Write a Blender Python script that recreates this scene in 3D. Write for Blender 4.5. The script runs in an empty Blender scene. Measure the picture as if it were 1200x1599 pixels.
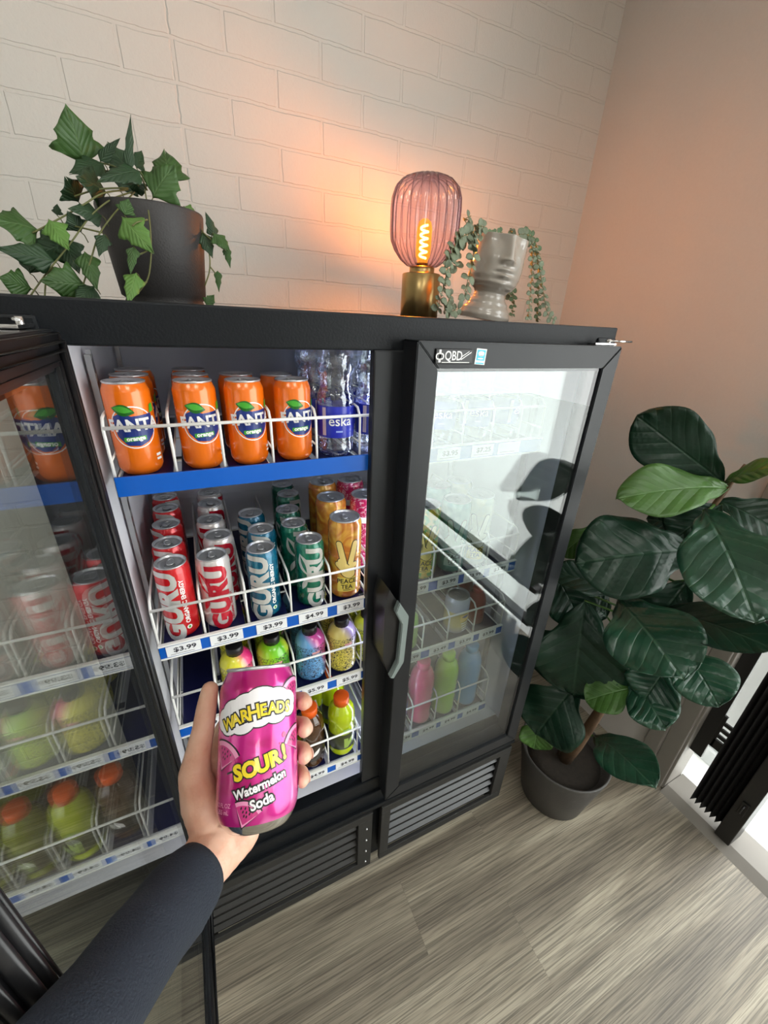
import bpy, bmesh, math, random
from mathutils import Vector, Matrix
random.seed(7)
PI = math.pi
scene = bpy.context.scene
COL = scene.collection

# ------------------------------------------------------------------ camera
CR = ((0.90808311, -0.41667445, 0.04204123), (-0.1429799, -0.40281975, -0.90404259), (0.39362648, 0.81493476, -0.42536989))
CH = 1.63
cd = bpy.data.cameras.new('camera'); cam = bpy.data.objects.new('camera', cd); COL.objects.link(cam)
cd.sensor_fit = 'HORIZONTAL'; cd.sensor_width = 36; cd.lens = 624.34 / 1200 * 36; cd.clip_start = 0.01
# columns of the camera matrix: right, up, backwards
cam.matrix_world = Matrix(((CR[0][0], -CR[1][0], -CR[2][0], 0), (CR[0][1], -CR[1][1], -CR[2][1], 0),
                           (CR[0][2], -CR[1][2], -CR[2][2], CH), (0, 0, 0, 1)))
scene.camera = cam

# ------------------------------------------------------------------ world, lights, exposure
scene.view_settings.view_transform = 'Standard'; scene.view_settings.look = 'None'
scene.view_settings.gamma = 1; scene.view_settings.use_curve_mapping = False
scene.view_settings.exposure = 0.0
world = bpy.data.worlds.new('world'); scene.world = world; world.use_nodes = True
bg = world.node_tree.nodes['Background']; bg.inputs[0].default_value = (0.98, 0.99, 0.97, 1); bg.inputs[1].default_value = 5.8

def area(name, loc, target, sx, sy, power, color, portal=False):
    l = bpy.data.lights.new(name, 'AREA'); l.shape = 'RECTANGLE'; l.size = sx; l.size_y = sy
    l.energy = power; l.color = color
    if portal: l.cycles.is_portal = True
    o = bpy.data.objects.new(name, l); COL.objects.link(o); o.location = loc
    o.rotation_euler = (Vector(target) - Vector(loc)).to_track_quat('-Z', 'Y').to_euler()
    return o
area('window_portal', (1.62, -1.0, 1.3), (0, -1.0, 1.3), 3.0, 2.6, 1, (1, 1, 1), True)
# unseen fill lights added to brighten the shop, behind and above the photographer
CEIL = 2.9
for lx, ly in ((-0.9, -0.7), (0.5, -0.9), (-0.3, -2.0)):
    area('added_ceiling_fill', (lx, ly, CEIL - 0.03), (lx, ly, 0), 0.55, 0.55, 9, (1.0, 0.98, 0.92))

# ------------------------------------------------------------------ helpers
def tag(o, label, cat, group=None, kind=None):
    o['label'] = label
    if cat: o['category'] = cat
    if group: o['group'] = group
    if kind: o['kind'] = kind
    return o

def empty(name, loc=(0, 0, 0), rz=0.0, label=None, cat=None, group=None):
    o = bpy.data.objects.new(name, None); COL.objects.link(o); o.location = loc; o.rotation_euler = (0, 0, rz)
    o.empty_display_size = 0.05
    if label: tag(o, label, cat, group)
    return o

class MB:
    """collects shapes and links them as one mesh object"""
    def __init__(s): s.bm = bmesh.new()
    def box(s, x0, x1, y0, y1, z0, z1, bev=0.0, mi=0):
        b = bmesh.new(); bmesh.ops.create_cube(b, size=1)
        for v in b.verts:
            v.co = Vector(((x0 + x1) / 2 + v.co.x * (x1 - x0), (y0 + y1) / 2 + v.co.y * (y1 - y0), (z0 + z1) / 2 + v.co.z * (z1 - z0)))
        if bev: bmesh.ops.bevel(b, geom=list(b.edges), offset=bev, segments=2, profile=0.6, affect='EDGES')
        s.merge(b, mi=mi); return s
    def merge(s, b, mat=None, mi=0):
        if mat: bmesh.ops.transform(b, matrix=mat, verts=b.verts)
        vm = {}
        for v in b.verts: vm[v] = s.bm.verts.new(v.co)
        for f in b.faces:
            try: nf = s.bm.faces.new([vm[v] for v in f.verts]); nf.material_index = mi; nf.smooth = f.smooth
            except ValueError: pass
        b.free()
    def tube(s, pts, r, n=8, closed=False, caps=True, mi=0, rad=None):
        pts = [Vector(p) for p in pts]; rings = []; N = len(pts); pu = None
        for i, p in enumerate(pts):
            a = pts[(i - 1) % N] if (i > 0 or closed) else p; b = pts[(i + 1) % N] if (i < N - 1 or closed) else p
            t = (b - a).normalized(); up = Vector((0, 0, 1)) if abs(t.z) < 0.9 else Vector((1, 0, 0))
            if pu is not None: up = pu
            u = (up - t * up.dot(t))
            if u.length < 1e-4: u = t.orthogonal()
            u.normalize(); pu = u; w = t.cross(u); rr = rad[i] if rad else r
            rings.append([s.bm.verts.new(p + (u * math.cos(2 * PI * k / n) + w * math.sin(2 * PI * k / n)) * rr) for k in range(n)])
        for i in range(N - (0 if closed else 1)):
            A, B = rings[i], rings[(i + 1) % N]
            for k in range(n):
                f = s.bm.faces.new((A[k], A[(k + 1) % n], B[(k + 1) % n], B[k])); f.smooth = True; f.material_index = mi
        if caps and not closed:
            f = s.bm.faces.new(rings[0][::-1]); f.material_index = mi; f = s.bm.faces.new(rings[-1]); f.material_index = mi
        return s
    def lathe(s, prof, n=32, c=(0, 0), cap0=False, cap1=False, mi=0, fn=None):
        rings = []
        for r, z in prof:
            if r < 1e-5: rings.append([s.bm.verts.new((c[0], c[1], z))])
            else:
                rings.append([s.bm.verts.new((c[0] + math.cos(2 * PI * k / n) * (r * (fn(k, n) if fn else 1)), c[1] + math.sin(2 * PI * k / n) * (r * (fn(k, n) if fn else 1)), z)) for k in range(n)])
        for A, B in zip(rings, rings[1:]):
            for k in range(n):
                q = [A[k % len(A)], A[(k + 1) % n % len(A)], B[(k + 1) % n % len(B)], B[k % len(B)]]
                q = list(dict.fromkeys(q))
                if len(q) > 2:
                    f = s.bm.faces.new(q); f.smooth = True; f.material_index = mi
        if cap0 and len(rings[0]) > 1: s.bm.faces.new(rings[0][::-1]).material_index = mi
        if cap1 and len(rings[-1]) > 1: s.bm.faces.new(rings[-1]).material_index = mi
        return s
    def prism(s, poly, z0, z1, mi=0, mat=None):
        b = bmesh.new()
        lo = [b.verts.new((x, y, z0)) for x, y in poly]; hi = [b.verts.new((x, y, z1)) for x, y in poly]
        n = len(poly)
        b.faces.new(lo[::-1]); b.faces.new(hi)
        for i in range(n): b.faces.new((lo[i], lo[(i + 1) % n], hi[(i + 1) % n], hi[i]))
        s.merge(b, mat, mi); return s
    def build(s, name, mats, parent=None, smooth=None):
        me = bpy.data.meshes.new(name); bmesh.ops.recalc_face_normals(s.bm, faces=s.bm.faces) if s.bm.faces else None
        s.bm.to_mesh(me); s.bm.free()
        for m in (mats if isinstance(mats, (list, tuple)) else [mats]): me.materials.append(m)
        if smooth is not None:
            for p in me.polygons: p.use_smooth = smooth
        o = bpy.data.objects.new(name, me); COL.objects.link(o)
        if parent: o.parent = parent
        return o

def copy_tree(o, parent=None):
    c = o.copy(); COL.objects.link(c); c.parent = parent
    for ch in list(o.children): copy_tree(ch, c)
    return c

# ------------------------------------------------------------------ materials
def new_mat(name):
    m = bpy.data.materials.new(name); m.use_nodes = True; nt = m.node_tree
    return m, nt, nt.nodes['Principled BSDF'], nt.nodes['Material Output']
def nd(nt, t, **kw):
    n = nt.nodes.new(t)
    for k, v in kw.items():
        if k.startswith('i_'):
            key = k[2:]; n.inputs[int(key) if key.isdigit() else key.replace('_', ' ')].default_value = v
        else: setattr(n, k, v)
    return n
def pm(name, col, rough=0.5, metal=0.0, noise=0.0, bump=0.0, scale=40, coat=0.0, emit=None, es=0.0, sss=0.0, spec=None):
    m, nt, p, out = new_mat(name)
    p.inputs['Base Color'].default_value = (*col, 1); p.inputs['Roughness'].default_value = rough; p.inputs['Metallic'].default_value = metal
    if coat: p.inputs['Coat Weight'].default_value = coat; p.inputs['Coat Roughness'].default_value = 0.05
    if spec is not None: p.inputs['Specular IOR Level'].default_value = spec
    if emit: p.inputs['Emission Color'].default_value = (*emit, 1); p.inputs['Emission Strength'].default_value = es
    if sss:
        p.inputs['Subsurface Weight'].default_value = sss; p.inputs['Subsurface Radius'].default_value = (0.01, 0.004, 0.002); p.inputs['Subsurface Scale'].default_value = 0.6
    if noise or bump:
        tc = nd(nt, 'ShaderNodeTexCoord'); nz = nd(nt, 'ShaderNodeTexNoise', i_Scale=scale, i_Detail=4.0); nt.links.new(tc.outputs['Object'], nz.inputs['Vector'])
        if noise:
            mr = nd(nt, 'ShaderNodeMapRange'); mr.inputs['To Min'].default_value = 1 - noise; mr.inputs['To Max'].default_value = 1 + noise
            nt.links.new(nz.outputs['Fac'], mr.inputs['Value'])
            vm = nd(nt, 'ShaderNodeVectorMath', operation='SCALE'); vm.inputs[0].default_value = col
            nt.links.new(mr.outputs[0], vm.inputs['Scale']); nt.links.new(vm.outputs[0], p.inputs['Base Color'])
        if bump:
            b = nd(nt, 'ShaderNodeBump', i_Strength=bump, i_Distance=0.002); nt.links.new(nz.outputs['Fac'], b.inputs['Height']); nt.links.new(b.outputs[0], p.inputs['Normal'])
    return m
def ramp(nt, fac, stops, interp='LINEAR'):
    r = nd(nt, 'ShaderNodeValToRGB'); r.color_ramp.interpolation = interp
    while len(r.color_ramp.elements) < len(stops): r.color_ramp.elements.new(0.5)
    for e, (p, c) in zip(r.color_ramp.elements, stops): e.position = p; e.color = (*c, 1)
    nt.links.new(fac, r.inputs[0]); return r.outputs[0]
def clear(name, tint=(1, 1, 1), f0=0.04, power=5.0, rough=0.0, gtint=(1, 1, 1), ripple=0.0):
    """thin clear wall: lets light straight through, mirrors the rest"""
    m, nt, p, out = new_mat(name); nt.nodes.remove(p)
    lw = nd(nt, 'ShaderNodeLayerWeight', i_Blend=0.5)
    pw = nd(nt, 'ShaderNodeMath', operation='POWER'); pw.inputs[1].default_value = power; nt.links.new(lw.outputs['Facing'], pw.inputs[0])
    mr = nd(nt, 'ShaderNodeMapRange'); mr.inputs['To Min'].default_value = f0; mr.inputs['To Max'].default_value = 1.0; nt.links.new(pw.outputs[0], mr.inputs['Value'])
    tr = nd(nt, 'ShaderNodeBsdfTransparent'); tr.inputs[0].default_value = (*tint, 1)
    gl = nd(nt, 'ShaderNodeBsdfGlossy'); gl.inputs['Color'].default_value = (*gtint, 1); gl.inputs['Roughness'].default_value = rough
    mx = nd(nt, 'ShaderNodeMixShader'); nt.links.new(mr.outputs[0], mx.inputs[0]); nt.links.new(tr.outputs[0], mx.inputs[1]); nt.links.new(gl.outputs[0], mx.inputs[2])
    if ripple:
        tc = nd(nt, 'ShaderNodeTexCoord'); nz = nd(nt, 'ShaderNodeTexNoise', i_Scale=70.0, i_Detail=2.0); nt.links.new(tc.outputs['Object'], nz.inputs['Vector'])
        b = nd(nt, 'ShaderNodeBump', i_Strength=ripple, i_Distance=0.004); nt.links.new(nz.outputs['Fac'], b.inputs['Height'])
        nt.links.new(b.outputs[0], gl.inputs['Normal']); nt.links.new(b.outputs[0], lw.inputs['Normal'])
    nt.links.new(mx.outputs[0], out.inputs[0]); return m

M = {}
M['black'] = pm('black_powder_coat', (0.006, 0.0075, 0.0095), 0.42, noise=0.15, bump=0.15, scale=300, spec=0.22)
M['frame'] = pm('dark_door_frame', (0.014, 0.0155, 0.018), 0.34, noise=0.2, scale=12, spec=0.3)
M['rubber'] = pm('black_rubber', (0.008, 0.008, 0.009), 0.35)
M['liner'] = pm('white_liner', (0.78, 0.78, 0.84), 0.35)
M['white_wire'] = pm('white_coated_wire', (0.85, 0.85, 0.82), 0.35)
M['grey_metal'] = pm('grey_metal', (0.45, 0.46, 0.47), 0.3, 1.0)
M['chrome'] = pm('chrome', (0.8, 0.8, 0.8), 0.12, 1.0)
M['louver'] = pm('grey_louver', (0.085, 0.09, 0.095), 0.42, noise=0.1)
M['grille'] = pm('grille_black', (0.02, 0.02, 0.019), 0.5)
M['blue_strip'] = pm('blue_price_strip', (0.0, 0.10, 0.50), 0.35)
M['paper'] = pm('white_paper_label', (0.85, 0.86, 0.88), 0.5)
M['ink'] = pm('dark_ink', (0.02, 0.02, 0.03), 0.6)
M['navy'] = pm('navy_shelf_mat', (0.006, 0.008, 0.06), 0.3)
M['alu'] = pm('can_aluminium', (0.62, 0.63, 0.65), 0.3, 0.75)
M['alu_dark'] = pm('can_lid_recess', (0.42, 0.43, 0.46), 0.33, 1.0)
M['handle'] = pm('grey_green_handle', (0.19, 0.23, 0.22), 0.4)
M['silver_print'] = pm('silver_print', (0.66, 0.66, 0.63), 0.3, 0.35)
M['white_print'] = pm('white_print', (0.9, 0.9, 0.88), 0.35)
M['door_glass'] = clear('door_glass', (0.95, 0.975, 0.97), 0.068, 7.5)
M['window_glass'] = clear('window_glass', (0.97, 0.98, 0.98), 0.04)

# ------------------------------------------------------------------ room
def struct(name, mb, m, smooth=None):
    o = mb.build(name, m, None, smooth); o['kind'] = 'structure'; return o
# brick wall material: painted bricks, shallow joints
def brick_mat():
    m, nt, p, out = new_mat('painted_brick'); L = nt.links.new
    tc = nd(nt, 'ShaderNodeTexCoord'); sx = nd(nt, 'ShaderNodeSeparateXYZ'); L(tc.outputs['Object'], sx.inputs[0])
    # panel seam at x = 0.071: the course shifts by half a brick on its left
    lt = nd(nt, 'ShaderNodeMath', operation='LESS_THAN'); L(sx.outputs['X'], lt.inputs[0]); lt.inputs[1].default_value = 0.071
    sh = nd(nt, 'ShaderNodeMath', operation='MULTIPLY_ADD'); L(lt.outputs[0], sh.inputs[0]); sh.inputs[1].default_value = 0.115; L(sx.outputs['X'], sh.inputs[2])
    nz = nd(nt, 'ShaderNodeTexNoise', i_Scale=9.0, i_Detail=3.0); L(tc.outputs['Object'], nz.inputs['Vector'])
    nz2 = nd(nt, 'ShaderNodeTexNoise', i_Scale=60.0, i_Detail=3.0); L(tc.outputs['Object'], nz2.inputs['Vector'])
    def jit(src, off, amt, n):
        a = nd(nt, 'ShaderNodeMath', operation='MULTIPLY_ADD'); L(n.outputs['Fac'], a.inputs[0]); a.inputs[1].default_value = amt; L(src, a.inputs[2])
        b = nd(nt, 'ShaderNodeMath', operation='ADD'); L(a.outputs[0], b.inputs[0]); b.inputs[1].default_value = off; return b.outputs[0]
    X = jit(sh.outputs[0], 10 * 0.2425 - 0.196 - 0.004, 0.008, nz); Z = jit(sx.outputs['Z'], 0.0 - 1.672 + 0.0795 * 40 + 0.004, 0.010, nz)
    Z = jit(Z, 0, 0.004, nz2)
    cb = nd(nt, 'ShaderNodeCombineXYZ'); L(X, cb.inputs[0]); L(Z, cb.inputs[1])
    br = nd(nt, 'ShaderNodeTexBrick'); br.offset = 0.5; br.offset_frequency = 2
    for k, v in dict(Scale=1.0).items(): br.inputs[k].default_value = v
    br.inputs['Mortar Size'].default_value = 0.0048; br.inputs['Mortar Smooth'].default_value = 0.35; br.inputs['Bias'].default_value = 0
    br.inputs['Brick Width'].default_value = 0.2425; br.inputs['Row Height'].default_value = 0.0795
    L(cb.outputs[0], br.inputs['Vector'])
    inv = nd(nt, 'ShaderNodeMath', operation='SUBTRACT'); inv.inputs[0].default_value = 1.0; L(br.outputs['Fac'], inv.inputs[1])
    # seam line
    ab = nd(nt, 'ShaderNodeMath', operation='SUBTRACT'); L(sx.outputs['X'], ab.inputs[0]); ab.inputs[1].default_value = 0.071
    ab1 = nd(nt, 'ShaderNodeMath', operation='ABSOLUTE'); L(jit(ab.outputs[0], -0.004, 0.008, nz2), ab1.inputs[0])
    sm = nd(nt, 'ShaderNodeMapRange', interpolation_type='SMOOTHSTEP'); L(ab1.outputs[0], sm.inputs['Value']); sm.inputs['From Max'].default_value = 0.004
    mn = nd(nt, 'ShaderNodeMath', operation='MINIMUM'); L(inv.outputs[0], mn.inputs[0]); L(sm.outputs[0], mn.inputs[1])
    fine = nd(nt, 'ShaderNodeTexNoise', i_Scale=220.0, i_Detail=5.0); L(tc.outputs['Object'], fine.inputs['Vector'])
    h = nd(nt, 'ShaderNodeMath', operation='MULTIPLY_ADD'); L(fine.outputs['Fac'], h.inputs[0]); h.inputs[1].default_value = 0.22; L(mn.outputs[0], h.inputs[2])
    h2 = nd(nt, 'ShaderNodeMath', operation='MULTIPLY_ADD'); L(nz2.outputs['Fac'], h2.inputs[0]); h2.inputs[1].default_value = 0.35; L(h.outputs[0], h2.inputs[2])
    b = nd(nt, 'ShaderNodeBump', i_Strength=0.6, i_Distance=0.004); L(h2.outputs[0], b.inputs['Height']); L(b.outputs[0], p.inputs['Normal'])
    p.inputs['Base Color'].default_value = (0.71, 0.69, 0.645, 1); p.inputs['Roughness'].default_value = 0.55
    return m
def floor_mat():
    m, nt, p, out = new_mat('vinyl_plank'); L = nt.links.new
    tc = nd(nt, 'ShaderNodeTexCoord'); sx = nd(nt, 'ShaderNodeSeparateXYZ'); L(tc.outputs['Object'], sx.inputs[0])
    W = 0.185
    dv = nd(nt, 'ShaderNodeMath', operation='DIVIDE'); L(sx.outputs['Y'], dv.inputs[0]); dv.inputs[1].default_value = W
    fl = nd(nt, 'ShaderNodeMath', operation='FLOOR'); L(dv.outputs[0], fl.inputs[0])
    wn = nd(nt, 'ShaderNodeTexWhiteNoise', noise_dimensions='1D'); L(fl.outputs[0], wn.inputs['W'])
    xo = nd(nt, 'ShaderNodeMath', operation='MULTIPLY_ADD'); L(wn.outputs[0], xo.inputs[0]); xo.inputs[1].default_value = 3.7; L(sx.outputs['X'], xo.inputs[2])
    # board end joints
    d2 = nd(nt, 'ShaderNodeMath', operation='DIVIDE'); L(xo.outputs[0], d2.inputs[0]); d2.inputs[1].default_value = 1.22
    f2 = nd(nt, 'ShaderNodeMath', operation='FLOOR'); L(d2.outputs[0], f2.inputs[0])
    idc = nd(nt, 'ShaderNodeCombineXYZ'); L(fl.outputs[0], idc.inputs[0]); L(f2.outputs[0], idc.inputs[1])
    wn2 = nd(nt, 'ShaderNodeTexWhiteNoise', noise_dimensions='3D'); L(idc.outputs[0], wn2.inputs['Vector'])
    def scaled(sxv, syv, addid=7.0):
        a = nd(nt, 'ShaderNodeMath', operation='MULTIPLY'); L(sx.outputs['X'], a.inputs[0]); a.inputs[1].default_value = sxv
        b = nd(nt, 'ShaderNodeMath', operation='MULTIPLY'); L(sx.outputs['Y'], b.inputs[0]); b.inputs[1].default_value = syv
        c = nd(nt, 'ShaderNodeMath', operation='MULTIPLY'); L(wn2.outputs[0], c.inputs[0]); c.inputs[1].default_value = addid
        v = nd(nt, 'ShaderNodeCombineXYZ'); L(a.outputs[0], v.inputs[0]); L(b.outputs[0], v.inputs[1]); L(c.outputs[0], v.inputs[2]); return v.outputs[0]
    big = nd(nt, 'ShaderNodeTexNoise', i_Scale=1.0, i_Detail=4.0, i_Roughness=0.55); big.inputs['Distortion'].default_value = 0.9; L(scaled(0.6, 6.5, 0.6), big.inputs['Vector'])
    mid = nd(nt, 'ShaderNodeTexNoise', i_Scale=1.0, i_Detail=6.0, i_Roughness=0.6); mid.inputs['Distortion'].default_value = 0.5; L(scaled(2.5, 50.0, 20.0), mid.inputs['Vector'])
    fine = nd(nt, 'ShaderNodeTexNoise', i_Scale=1.0, i_Detail=3.0, i_Roughness=0.7); fine.inputs['Distortion'].default_value = 0.35; L(scaled(4.5, 300.0, 40.0), fine.inputs['Vector'])
    c1 = ramp(nt, big.outputs['Fac'], [(0.28, (0.14, 0.118, 0.088)), (0.40, (0.22, 0.19, 0.143)), (0.50, (0.30, 0.262, 0.195)), (0.56, (0.42, 0.375, 0.285)), (0.60, (0.42, 0.375, 0.285)), (0.64, (0.27, 0.24, 0.19)), (0.8, (0.34, 0.31, 0.245))])
    def mul(c, fac_sock, lo, hi, f0=0.3, f1=0.7):
        mr = nd(nt, 'ShaderNodeMapRange'); L(fac_sock, mr.inputs['Value']); mr.inputs['From Min'].default_value = f0; mr.inputs['From Max'].default_value = f1
        mr.inputs['To Min'].default_value = lo; mr.inputs['To Max'].default_value = hi
        v = nd(nt, 'ShaderNodeVectorMath', operation='SCALE'); L(c, v.inputs[0]); L(mr.outputs[0], v.inputs['Scale']); return v.outputs[0]
    c = mul(c1, mid.outputs['Fac'], 0.68, 0.92); c = mul(c, fine.outputs['Fac'], 0.56, 1.18, 0.40, 0.56); c = mul(c, wn2.outputs[0], 0.95, 1.05, 0, 1)
    # joints
    fr = nd(nt, 'ShaderNodeMath', operation='FRACT'); L(dv.outputs[0], fr.inputs[0])
    pp = nd(nt, 'ShaderNodeMath', operation='PINGPONG'); L(fr.outputs[0], pp.inputs[0]); pp.inputs[1].default_value = 0.5
    fr2 = nd(nt, 'ShaderNodeMath', operation='FRACT'); L(d2.outputs[0], fr2.inputs[0])
    pp2 = nd(nt, 'ShaderNodeMath', operation='PINGPONG'); L(fr2.outputs[0], pp2.inputs[0]); pp2.inputs[1].default_value = 0.5
    p2s = nd(nt, 'ShaderNodeMath', operation='MULTIPLY'); L(pp2.outputs[0], p2s.inputs[0]); p2s.inputs[1].default_value = 6.6
    mn = nd(nt, 'ShaderNodeMath', operation='MINIMUM'); L(pp.outputs[0], mn.inputs[0]); L(p2s.outputs[0], mn.inputs[1])
    c = mul(c, mn.outputs[0], 0.82, 1.0, 0.0, 0.008)
    L(c, p.inputs['Base Color'])
    b = nd(nt, 'ShaderNodeBump', i_Strength=0.35, i_Distance=0.0015); L(fine.outputs['Fac'], b.inputs['Height']); L(b.outputs[0], p.inputs['Normal'])
    p.inputs['Roughness'].default_value = 0.42
    return m
M['brick'] = brick_mat(); M['floor'] = floor_mat()
M['wall'] = pm('painted_plaster', (0.64, 0.615, 0.58), 0.7, noise=0.03, bump=0.25, scale=160)
M['ceiling'] = pm('ceiling_paint', (0.8, 0.79, 0.77), 0.8)
M['trim'] = pm('grey_trim', (0.24, 0.225, 0.20), 0.5)
M['snow'] = pm('pale_concrete', (0.86, 0.88, 0.86), 0.8, noise=0.03, scale=3)
M['blackmetal'] = pm('black_metal', (0.012, 0.012, 0.012), 0.4)
M['white_alu'] = pm('white_aluminium', (0.75, 0.78, 0.78), 0.4)

XL, XR, YB, YF = -3.0, 1.49, 1.425, -3.0
struct('floor', MB().box(XL - .1, XR + .11, YF - .1, YB + .1, -0.1, 0), M['floor'])
struct('ceiling', MB().box(XL - .1, XR + .1, YF - .1, YB + .1, CEIL, CEIL + .1), M['ceiling'])
struct('wall_back', MB().box(XL - .1, XR + .1, YB, YB + .1, 0, CEIL), M['brick'])
struct('wall_left', MB().box(XL - .1, XL, YF, YB, 0, CEIL), M['wall'])
struct('wall_front', MB().box(XL - .1, XR + .1, YF - .1, YF, 0, CEIL), M['wall'])
w = MB(); w.box(XR, XR + .1, .395, YB, 0, CEIL); w.box(XR, XR + .1, YF, .395, 2.55, CEIL); w.box(XR, XR + .1, YF, -2.4, 0, 2.55)
struct('wall_right', w, M['wall'])
struct('baseboard_right', MB().box(XR - .012, XR, -2.4, -.1, 0, .14, .003), M['trim'])
# door casing and window frames
t = MB(); t.box(XR - .018, XR, .40, .455, 0, 2.5, .004); t.box(XR - .03, XR, .455, .51, 0, 2.5, .006); t.box(XR - .008, XR + .1, .392, .405, 0, 2.5, .003)
t.box(XR - .018, XR, -2.42, .51, 2.5, 2.56, .004)
struct('trim_1', t, M['trim'])
t = MB(); t.prism([(XR - .03, 0), (XR + .005, .022), (XR + .10, .03), (XR + .10, 0)], -.39, .06, mat=Matrix(((1, 0, 0, 0), (0, 0, -1, 0), (0, 1, 0, 0), (0, 0, 0, 1))))
struct('trim_2', t, M['trim'])
t = MB()
for y in (-2.38,): t.box(XR + .03, XR + .09, y - .03, y + .03, 0, 2.55, .004)
for z in (.14, .36, 2.5): t.box(XR + .03, XR + .09, -2.4, -.05, z - .014, z + .014, .003)
wf = struct('window_1', t, M['blackmetal'])
g = MB(); g.box(XR + .055, XR + .061, -2.36, -.09, .15, 2.5); gp = g.build('window_pane', M['window_glass'], wf)

# what stands outside the doorway
struct('trim_3', MB().box(XR + .1, 9, -8, 6, -.14, -.02), M['snow']).name = 'ground'
t = MB(); t.box(1.78, 1.80, .3, 1.2, -.02, .05, .003); t.box(1.80, 1.83, .3, 1.2, -.02, 2.6, .004)
o = t.build('porch_panel', M['white_alu']); tag(o, 'white ribbed porch panel standing outside the doorway', 'panel')
t = MB(); t.box(1.52, 1.532, .352, .396, .225, 1.9, .002)
o = t.build('strike_plate', M['blackmetal']); tag(o, 'black flat metal door plate beside the doorway casing', 'metal plate')
# folding screen pushed together in the doorway: pleats and end bar
fs = empty('folding_screen', (1.5, .2, .0), 0, 'black pleated folding screen pushed together in the doorway', 'folding screen')
pl = []
for i in range(13): pl.append((( .022 if i % 2 else -.006), .012 + i * .0085))
poly = pl + [(x + .006, y) for x, y in pl[::-1]]
MB().prism(poly, .05, 2.3).build('pleats', pm('black_fabric', (0.012, 0.012, 0.012), .8), fs)
b = MB(); b.box(-.03, .045, -.034, .012, .035, 2.3, .003); b.build('end_bar', M['blackmetal'], fs)
b = MB(); b.box(-.036, -.03, -.022, -.002, 0.19, .25, .002); b.tube([(-.036, -.012, .2), (-.046, -.012, .21), (-.046, -.012, .23), (-.036, -.012, .24)], .003, 6)
b.build('pull', M['rubber'], fs)
b = MB(); b.box(.02, .03, .11, .15, .3, .34, .002)
for k in range(3): b.box(.02, .028, .118 + .0, .142, .35 + k * .03, .365 + k * .03, .001)
b.box(.02, .028, .108, .118, .3, .45); b.box(.02, .028, .142, .152, .3, .45)
b.build('latch', M['blackmetal'], fs)

# ------------------------------------------------------------------ lettering helpers
_dg = None
def text2d(s, size, off=0.0, spacing=1.0):
    c = bpy.data.curves.new('t', 'FONT'); c.body = s; c.size = size; c.offset = off; c.align_x = 'CENTER'; c.align_y = 'CENTER'; c.resolution_u = 3; c.space_character = spacing
    o = bpy.data.objects.new('t', c); COL.objects.link(o); bpy.context.view_layer.update()
    me = bpy.data.meshes.new_from_object(o.evaluated_get(bpy.context.evaluated_depsgraph_get()))
    bpy.data.objects.remove(o); bpy.data.curves.remove(c)
    b = bmesh.new(); b.from_mesh(me); bpy.data.meshes.remove(me); return b
def poly2d(pts):
    b = bmesh.new(); f = b.faces.new([b.verts.new((x, y, 0)) for x, y in pts]); bmesh.ops.triangulate(b, faces=[f]); return b
def capsule(x0, y0, x1, y1, r, n=6):
    a = math.atan2(y1 - y0, x1 - x0); P = []
    for k in range(n + 1): t = a + PI / 2 + PI * k / n; P.append((x0 + r * math.cos(t), y0 + r * math.sin(t)))
    for k in range(n + 1): t = a - PI / 2 + PI * k / n; P.append((x1 + r * math.cos(t), y1 + r * math.sin(t)))
    return P
def ellipse(cx, cy, a, b, n=28): return [(cx + a * math.cos(2 * PI * k / n), cy + b * math.sin(2 * PI * k / n)) for k in range(n)]
def blob(cx, cy, a, b, lobes, amp, n=60): return [(cx + a * math.cos(2 * PI * k / n) * (1 + amp * abs(math.sin(lobes * PI * k / n))), cy + b * math.sin(2 * PI * k / n) * (1 + amp * abs(math.sin(lobes * PI * k / n)))) for k in range(n)]
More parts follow.
